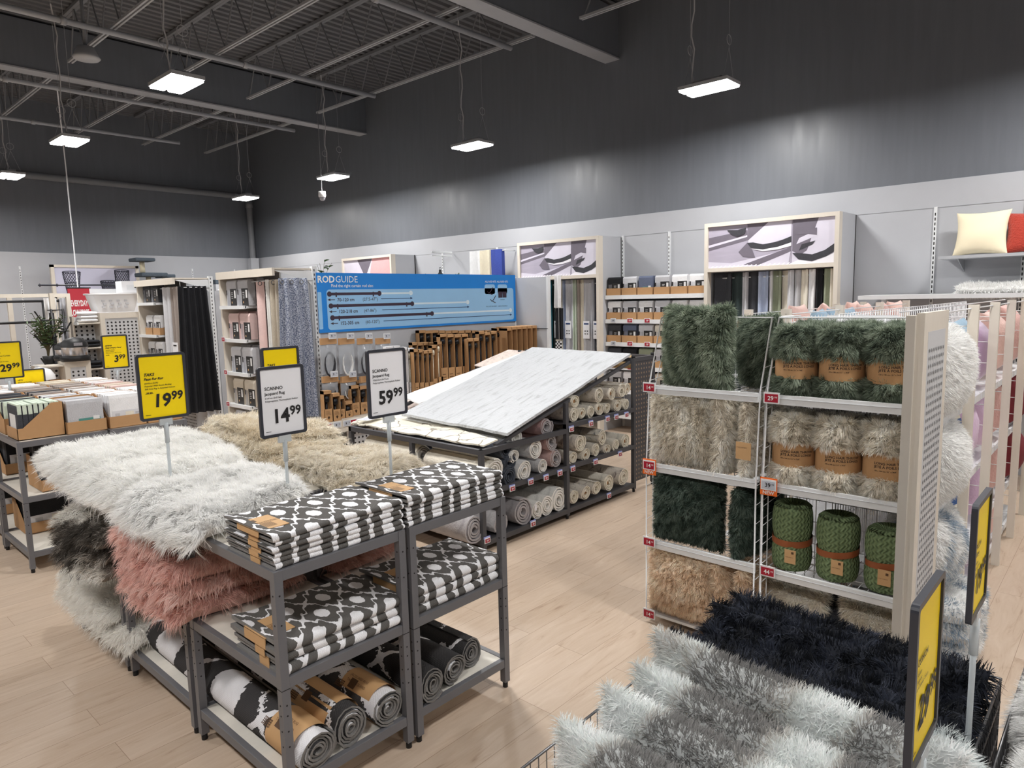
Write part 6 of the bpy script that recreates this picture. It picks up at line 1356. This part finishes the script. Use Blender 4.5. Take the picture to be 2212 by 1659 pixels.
def lantern(x, y, z, s, lb):
    T_ = thing('lantern', lb, 'lantern', (x, y, z), 'black lanterns'); g = MB(); g.box(-.07*s, -.07*s, 0, .07*s, .07*s, .02*s, BLACKP)
    for a in (-1, 1):
        for b in (-1, 1): g.box(a*.06*s-.006, b*.06*s-.006, .02*s, a*.06*s+.006, b*.06*s+.006, .2*s, BLACKP)
    g.build('lantern_frame', T_); g = MB(); g.rev([(.1*s, .2*s), (.05*s, .26*s), (.04*s, .3*s), (.05*s, .31*s), (0, .33*s)], (0, 0, 0), BLACKP, 4, smooth=False); g.build('roof', T_)
    g = MB(); g.tube([(.03*s*math.cos(t), 0, .35*s+.03*s*math.sin(t)) for t in np.linspace(0, 2*PI, 11)[:-1]], .004, BLACKP, 5, closed=True); g.build('ring_handle', T_); g = MB(); g.cyl((0, 0, .02*s), (0, 0, .12*s), .03*s, fab('cream', COLS['cream']), 10); g.build('candle', T_)
lantern(8.1, 9.03, 2.172, .75, 'larger black lantern above the rod guide sign'); lantern(8.1, 9.42, 2.172, .5, 'smaller black lantern left of the larger one')
def plant(x, y, z, kind, lb, sc=1, seed=0, n=30, name='potted_plant'):
    T_ = thing(name, lb, 'plant', (x, y, z)); r = random.Random(seed); g = MB(); g.rev([(0, 0), (.06*sc, 0), (.08*sc, .12*sc), (.07*sc, .12*sc), (.0, .1*sc)], (0, 0, 0), BLACKP if kind != 'white' else WHITEC, 14); g.build('pot', T_)
    LF = mat('leaf '+kind, (60, 96, 52) if kind != 'olive' else (96, 120, 84), .5, var=.3, vscale=12); st = MB(); lf = MB()
    ns = 6 if kind == 'fig' else n//3
    for i in range(ns):
        a = r.uniform(0, 6.28); H_ = sc*r.uniform(.35, .7); o_ = sc*r.uniform(.05, .28); pts = [(o_*q*q*math.cos(a), o_*q*q*math.sin(a), .1*sc+H_*q) for q in (0, .3, .6, .85, 1)]
        st.tube(pts, .004*sc, mat('stem brown', (88, 78, 52), .8), 4)
        for j in range(3 if kind == 'fig' else 9):
            q = r.uniform(.35, 1); p = np.array([o_*q*q*math.cos(a), o_*q*q*math.sin(a), .1*sc+H_*q]); b = r.uniform(0, 6.28); up = r.uniform(.1, .9)
            L_ = sc*(.16 if kind == 'fig' else .1)*r.uniform(.7, 1.2); W_ = L_*(.28 if kind == 'fig' else .1); d = np.array([math.cos(b), math.sin(b), up]); d /= np.linalg.norm(d); s_ = np.cross(d, (0, 0, 1)); s_ /= np.linalg.norm(s_); nn_ = np.cross(s_, d)
            V = [p, p+d*L_*.35+s_*W_+nn_*.01, p+d*L_*.75+s_*W_*.7, p+d*L_-nn_*.015, p+d*L_*.75-s_*W_*.7, p+d*L_*.35-s_*W_+nn_*.01, p+d*L_*.5-nn_*.006]
            lf.add(V, [(0, 1, 6), (1, 2, 6), (2, 3, 6), (3, 4, 6), (4, 5, 6), (5, 0, 6)], LF, True)
    st.build('stem', T_); tag(lf.build('leaves', T_), kind='stuff'); return T_
p_ = ay(697, 603, 7.3); plant(p_.x, 7.3, 2.0, 'fig', 'rubber plant with broad leaves above the left end of the guide sign', .5, 4)
g = MB(); g.box(4.25, 7.1, 1.96, 4.75, 7.5, 1.99, SHELFW); g.cyl((4.5, 7.3, 0), (4.5, 7.3, 1.96), .02, SHELFW, 8); tag(g.build('plant_stand'), 'white plant stand behind the rod gondola', 'stand')
plant(8.1, 8.6, 2.172, 'olive', 'small leafy plant tip right of the black lanterns', .22, 6)
# curtain sample set on the gondola end
curtain((7.72, 6.2), (7.72, 6.12), 2.2, 1.75, fab('white', COLS['white']), 1, .02, 'white towel hanging at the end of the rod gondola', cat='towel', th=.05, seed=70, name='hanging_towel')
curtain((7.74, 6.2), (7.74, 6.1), 1.74, 1.3, fab('black', COLS['black']), 1, .02, 'black towel hanging below the white one at the gondola end', cat='towel', th=.05, seed=71, name='hanging_towel')
g = MB(); [g.box(7.74, 6.12+.025*a, .9+.025*b, 7.76, 6.145+.025*a, .925+.025*b, INK if (a+b) % 2 else WHITEC) for a in range(4) for b in range(15)]; tag(g.build('checked_cloth'), 'black and white checked cloth hanging low at the gondola end', 'cloth')
g = MB(); g.cyl((7.66, 6.3, 2.2), (7.8, 6.12, 2.2), .006, SHELFW, 6); g.cyl((7.75, 6.16, .9), (7.75, 6.16, 2.2), .004, SHELFW, 6); tag(g.build('towel_hook'), 'white hook arm at the end of the rod gondola', 'hook')

# ---------------------------------------------------------------- far left: homeware area
T_ = thing('framed_panel', 'framed poster panel with wire vases on the back wall', 'display panel', (4.03, 15.75, 0)); X_, Z_ = 1.6, 2.76
for nm, bx in (('left_post', (0, 0, 0, .06, .08, Z_)), ('right_post', (X_-.06, 0, 0, X_, .08, Z_)), ('top_rail', (0, 0, Z_-.05, X_, .08, Z_)), ('low_rail', (0, 0, 2.1, X_, .08, 2.15))): g = MB(); g.box(*bx, BEIGE); g.build(nm, T_)
g = MB(); g.box(.06, .02, 2.15, X_-.06, .04, Z_-.05, mat('print pale violet', (196, 196, 216), .6, var=.04))
VW = mat('print wire black', (60, 62, 76), .6)
def vase(cx, z0, h, r0, r1):
    for a in range(9):
        for sgn in (-1, 1):
            P = []
            for q in range(9):
                t = q/8; r = r0+(r1-r0)*t; x = cx+r*math.sin(a*.7+sgn*t*2.2); P.append((x, .015, z0+h*t))
            g.tube(P, .005, VW, 3)
    for t in (0, .5, 1): r = r0+(r1-r0)*t; g.tube([(cx+r*math.cos(v), .014, z0+h*t+.02*math.sin(v)) for v in np.linspace(0, 2*PI, 15)[:-1]], .006, VW, 3, closed=True)
vase(.35, 2.17, .45, .1, .16); vase(1.0, 2.28, .16, .12, .15); vase(1.27, 2.2, .46, .13, .14); g.build('printed_panel', T_)
CT_ = mat('blue grey plush', (78, 88, 98), .95, bump=1, bscale=60, var=.2, vscale=30); SIS = mat('sisal rope cream', (216, 206, 178), .9, bump=.5, bscale=80)
T_ = thing('cat_tree', 'blue grey plush cat tree on the shelving by the back wall', 'cat tree', (ay(306, 562, 15.4).x, 15.4, 1.9))
for nm, bx in (('top_platform', (-.19, -.2, .93, .2, .2, 1.0)), ('middle_platform', (-.1, -.22, .62, .42, .2, .7)), ('right_platform', (.3, -.2, .6, .58, .2, .67)), ('base_platform', (-.2, -.25, 0, .8, .25, .06))): g = MB(); g.box(*bx, CT_); g.build(nm, T_, bevel=.02)
for x, z0, z1 in ((0, .7, .93), (.1, .06, .62), (.42, .06, .6)): g = MB(); g.cyl((x, 0, z0), (x, 0, z1), .05, SIS, 12); g.build('scratching_post', T_)
g = MB(); g.box(.1, -.2, .06, .5, .2, .38, CT_); g.build('hideout', T_, bevel=.03)
o = MB().box(7.0, 15.2, 2.36, 7.7, 15.5, 2.46, CT_).build('plush_platform', bevel=.02); tag(o, 'flat blue grey plush platform behind the black curtain cabinet', 'cat furniture')
T_ = thing('back_shelving', 'white shelving row in front of the back wall under the cat tree', 'shelf', (5.6, 15.0, 0)); g = MB(); g.box(0, 0, 1.86, 2.4, .7, 1.9, SHELFW); g.build('shelf_board', T_); g = MB(); g.box(0, .0, 0, 2.4, .04, 1.86, PANELW); g.build('front_panel', T_)
g = MB(); g.box(7.0, 15.2, 1.9, 7.7, 15.5, 2.36, PANELW); tag(g.build('storage_crate'), 'pale storage crate under the plush platform', 'crate')
# hanging red banner
T_ = thing('hanging_banner', 'red banner reading EVERYDAY LOW PRICE hanging from a long white cord', 'banner', (3.60, 12.7, 1.1))
g = MB(); g.box(-.15, 0, 0, .16, .004, 1.13, mat('banner red', (190, 52, 66), .6)); 
for k, tx in enumerate(('EVERYDAY', 'LOW PRICE')): g.text(tx, .083, (0, -.001, .84-.15*k), (.6, 0, 0), (0, 0, 1.6), WHITE, bold=.03, align='c')
g.text('Our everyday best price, every day', .03, (0, -.001, .55), (.45, 0, 0), (0, 0, 1.4), WHITE, align='c'); g.build('banner_cloth', T_)
g = MB(); g.cyl((-.17, 0, 1.13), (.18, 0, 1.13), .01, FRAMED, 8); g.build('top_bar', T_); g = MB(); g.tube([(0, 0, 1.14), (.0, 0, 3), (-.01, 0, 4.16)], .009, WHITEC, 6); g.build('cord', T_)
# beige frame with coat stands, curtains
T_ = thing('garment_display', 'beige open display frame at the far left', 'display frame', (2.2, 11.5, 0))
for nm, bx in (('front_post', (.62, -.3, 0, .68, -.24, 2.12)), ('left_post', (-.2, 0, 0, -.14, .06, 2.12)), ('top_rail', (-.14, 0, 2.07, .9, .06, 2.12)), ('right_post', (.9, 0, 0, .95, .06, 2.12)), ('back_post', (.38, .9, 0, .44, .96, 2.12))): g = MB(); g.box(*bx, BEIGE); g.build(nm, T_)
T_ = thing('coat_stand', 'black coat stand with curved hooks at the far left', 'coat stand', (2.82, 11.2, 0)); g = MB(); g.cyl((0, 0, 0), (0, 0, 1.85), .03, BLACKP, 10); g.build('pole', T_); g = MB(); g.cyl((0, 0, 0), (0, 0, .03), .2, BLACKP, 18); g.build('base', T_)
for k in range(6):
    a = (0 if k % 2 else PI)+.3*(k-2); z = 1.75-.16*k; g = MB(); g.tube([(q*math.cos(a), q*math.sin(a)*.3, z+(.0 if q < .15 else (q-.15)*1.6)) for q in (0, .08, .15, .2, .23)], .011, BLACKP, 6); g.build('hook', T_)
T_ = thing('clothes_rail', 'black clothes rail behind the coat stand', 'clothes rail', (1.9, 11.9, 0))
for z in (2.02, 1.72): g = MB(); g.cyl((-.6, 0, z), (1.35, 0, z), .018, BLACKP, 8); g.build('rail_bar', T_)
for x in (-.5, 1.0): g = MB(); g.cyl((x, 0, 0), (x, 0, 2.02), .015, BLACKP, 8); g.build('upright', T_)
curtain((2.86, 11.66), (3.02, 11.66), 2.06, .4, fab('white', COLS['white']), 3, .03, 'white crinkled curtain hanging in the beige frame', seed=80); curtain((3.05, 11.66), (3.13, 11.66), 2.06, .4, fab('light grey', COLS['light grey']), 2, .03, 'pale grey curtain strip next to the red banner', seed=81)
T_ = thing('standing_tower', 'narrow black framed tower behind the white curtain', 'shelf tower', (2.82, 11.2, 0))
for x in (0, .14): g = MB(); g.cyl((x, 0, 0), (x, 0, 1.9), .014, BLACKP, 6); g.build('upright', T_)
for z in (.5, .95, 1.4, 1.62, 1.88): g = MB(); g.box(0, -.01, z, .14, .2, z+.012, BLACKP); g.build('shelf', T_)
p_ = ay(105, 768, 11.25); T_ = plant(p_.x, 11.25, p_.z-.12, 'olive', 'tall green olive like plant left of the cookers', .95, 9, n=120)
g = MB(); g.box(p_.x-.15, 11.1, 0, p_.x+.15, 11.4, p_.z-.12, BEIGE); tag(g.build('display_plinth'), 'beige plinth carrying the olive like plant', 'plinth')
def perf_unit(x, y, w, d, h, lb, shelves=()):
    T_ = thing('perforated_unit', lb, 'display unit', (x, y, 0), 'perforated beige units')
    for nm, bx in (('left_stile', (0, 0, 0, .06, .03, h)), ('right_stile', (w-.06, 0, 0, w, .03, h)), ('top_rail', (.06, 0, h-.08, w-.06, .03, h))): g = MB(); g.box(*bx, BEIGE); g.build(nm, T_)
    g = MB(); g.box(.06, .008, 0, w-.06, .02, h-.08, PANELG); perf(g, (.07, .007, .05), (1, 0, 0), (0, 0, 1), w-.14, h-.16, PANELG, px=.05, r=.014); g.build('perforated_panel', T_)
    g = MB(); g.box(0, .03, 0, .03, d, h, BEIGE); g.build('side_board', T_)
    for z in shelves: g = MB(); g.box(-.27, .03, z-.02, .0, d, z, BEIGE); g.box(-.285, .03, z-.03, -.27, d, z+.01, SHELFW); g.build('shelf_board', T_)
    if shelves: g = MB(); g.box(-.27, d-.02, 0, 0, d, h-.05, PANELG); perf(g, (-.26, d-.021, .05), (1, 0, 0), (0, 0, 1), .25, h-.15, PANELG, px=.06, r=.017); g.build('perforated_back', T_); g = MB(); g.box(-.30, d-.1, 0, -.27, d, h-.04, mat('taupe board', (176, 166, 154), .5)); g.build('far_post', T_)
    return T_
perf_unit(3.36, 11.0, .56, .3, 1.83, 'taller perforated beige unit behind the 3.99 sign', (1.7, 1.35, 1.05, .75)); perf_unit(2.68, 10.3, .30, .3, 1.22, 'lower perforated beige unit holding the cookers', (1.18,))
WH = mat('white enamel', (238, 238, 240), .3, spec=.5)
g = MB()
for k, (z, c, n_) in enumerate(((1.705, 'white', 3), (1.355, 'black', 2), (1.055, 'black', 2), (.755, 'light grey', 3))):
    for q in range(n_):
        V_, F_ = slab([(3.12, 11.02), (3.35, 11.02), (3.35, 11.26), (3.12, 11.26)], z+.05*q, .05, 900+k*4+q, n=14, lump=.006); g = MB(); g.add(V_, F_, fab(c, COLS[c]), True); tag(g.build('folded_towel'), '%s folded towel, %s on the %s shelf of the perforated unit' % (c, ('lowest', 'middle', 'top')[q], ORD[k]), 'towel', 'folded towels on the perforated unit')
STL = mat('polished steel', (190, 190, 194), .2, metal=.9)
for k, (px_, py_, s_, lb) in enumerate(((162, 752, 1.0, 'round black lidded cooker with steel band in front'), (142, 750, .8, 'smaller steel and black cooker behind at the left'))):
    Y_ = 10.35+.25*k; p_ = ay(px_, 764, Y_); T_ = thing('electric_cooker', lb, 'cooker', (p_.x, Y_, 1.222 if k == 0 else 1.222), 'cookers'); g = MB(); g.rev([(0, 0), (.17*s_, 0), (.18*s_, .04), (.16*s_, .07)], (0, 0, 0), BLACKP, 22); g.build('base', T_)
    g = MB(); g.rev([(.15*s_, .07), (.15*s_, .17*s_), (.16*s_, .18*s_)], (0, 0, 0), STL, 22); g.build('steel_band', T_); g = MB(); g.rev([(.165*s_, .18*s_), (.15*s_, .24*s_), (.09*s_, .29*s_), (0, .31*s_)], (0, 0, 0), BLACKP, 22); g.build('lid', T_)
    g = MB(); g.box(-.05*s_, -.17*s_, .2*s_, .05*s_, -.15*s_, .24*s_, STL); g.build('handle', T_)
p_ = ay(85, 797, 9.9); T_ = thing('table_lamp', 'white mushroom shaped lamp left of the perforated unit', 'lamp', (p_.x, 9.9, p_.z-.33)); g = MB(); g.rev([(.16, .2), (.155, .25), (.11, .32), (.04, .345), (0, .35)], (0, 0, 0), WH, 22); g.build('lamp_shade', T_); g = MB(); g.rev([(.1, 0), (.09, .02), (.025, .04), (.02, .2)], (0, 0, 0), WH, 16); g.build('base', T_)
g = MB(); g.box(p_.x-.25, 9.7, 0, p_.x+.25, 10.1, p_.z-.33, BEIGE); tag(g.build('display_plinth'), 'beige plinth under the white lamp', 'plinth')
T_ = thing('laundry_basket', 'white plastic laundry basket with cut out pattern on the unit top', 'basket', (3.62, 11.25, 2.0-.16)); g = MB()
for a, b in (((-.3, -.2), (-.24, -.15)),): pass
g.grid(np.array([[(sx*(.24+.06*q), sy*(.15+.04*q), .26*q) for sx, sy in ((-1, -1), (1, -1), (1, 1), (-1, 1))] for q in (0, .5, 1)]), WH, cv=True, smooth=False); g.box(-.24, -.15, 0, .24, .15, .01, WH); g.build('body', T_)
g = MB(); g.tube([(sx*.31, sy*.2, .26) for sx, sy in ((-1, -1), (1, -1), (1, 1), (-1, 1))], .014, WH, 6, closed=True); g.build('rim', T_)
g = MB(); [g.box(-.2+.1*a+.02*(b % 2), -.185-.0001*b, .06+.045*b, -.16+.1*a+.02*(b % 2), -.17, .085+.045*b, fab('grey', COLS['grey'])) for a in range(4) for b in range(3)]; g.build('cut_out_pattern', T_)
o = MB().box(3.7, 12.9, 0, 5.4, 13.5, 2.15, WH).build('white_cabinet'); tag(o, 'plain white tall cabinet behind the laundry baskets', 'cabinet')
T_ = thing('drawer_box', 'small white drawer box with black handle on the white cabinet', 'box', (4.35, 13.0, 2.152)); g = MB(); g.box(0, 0, 0, .45, .3, .2, WH); g.build('body', T_, bevel=.006); g = MB(); g.box(.08, -.006, .05, .37, 0, .13, SHELFW); g.build('drawer_front', T_); g = MB(); g.box(.2, -.015, .08, .33, -.006, .1, BLACKP); g.build('handle', T_)
g = MB(); g.box(3.75, 13.0, 2.152, 4.25, 13.3, 2.22, SHELFW); tag(g.build('flat_box'), 'flat white box left of the small drawer box', 'box')
T_ = thing('hanging_pole', 'dark horizontal pole with knob in front of the vase poster', 'pole', (3.4, 13.6, 0)); g = MB(); g.cyl((-.1, 0, 2.3), (1.5, 0, 2.3), .014, FRAMED, 8); g.build('pole_bar', T_); 
for x in (-.1, .15): g = MB(); g.rev([(0, -.03), (.03, 0), (0, .03)], (x, 0, 2.3), FRAMED, 10); g.build('knob', T_)
g = MB(); g.cyl((1.45, 0, 0), (1.45, 0, 2.3), .014, FRAMED, 8); g.build('upright', T_)
o = MB().box(2.95, 10.38, .75, 3.25, 10.6, .98, KRAFT).build('small_carton') if False else MB().box(2.55, 10.5, 0, 2.70, 10.7, .98, KRAFT).build('tall_carton'); tag(o, 'closed kraft carton standing in the lower perforated unit', 'carton')
for k, (y, lb) in enumerate(((12.2, 'left'), (14.0, 'middle'))):
    g = MB(); g.box(-3.0+k*2.2, y, 0, -1.2+k*2.2, y+.6, 1.4, PANELW); tag(g.build('shop_shelf'), 'pale shop shelf out of view at the far %s' % lb, 'shelf')
for x in (3.6, 1.5, 6.9, 7.9):
    g = MB(); g.box(x, YW-.035, .3, x+.03, YW-.02, 2.74, SHELFW); [g.box(x+.01, YW-.0365, .4+.05*q, x+.02, YW-.035, .43+.05*q, HOLE) for q in range(46)]; nt_ += 1; struct(g, 'trim_%d' % nt_)
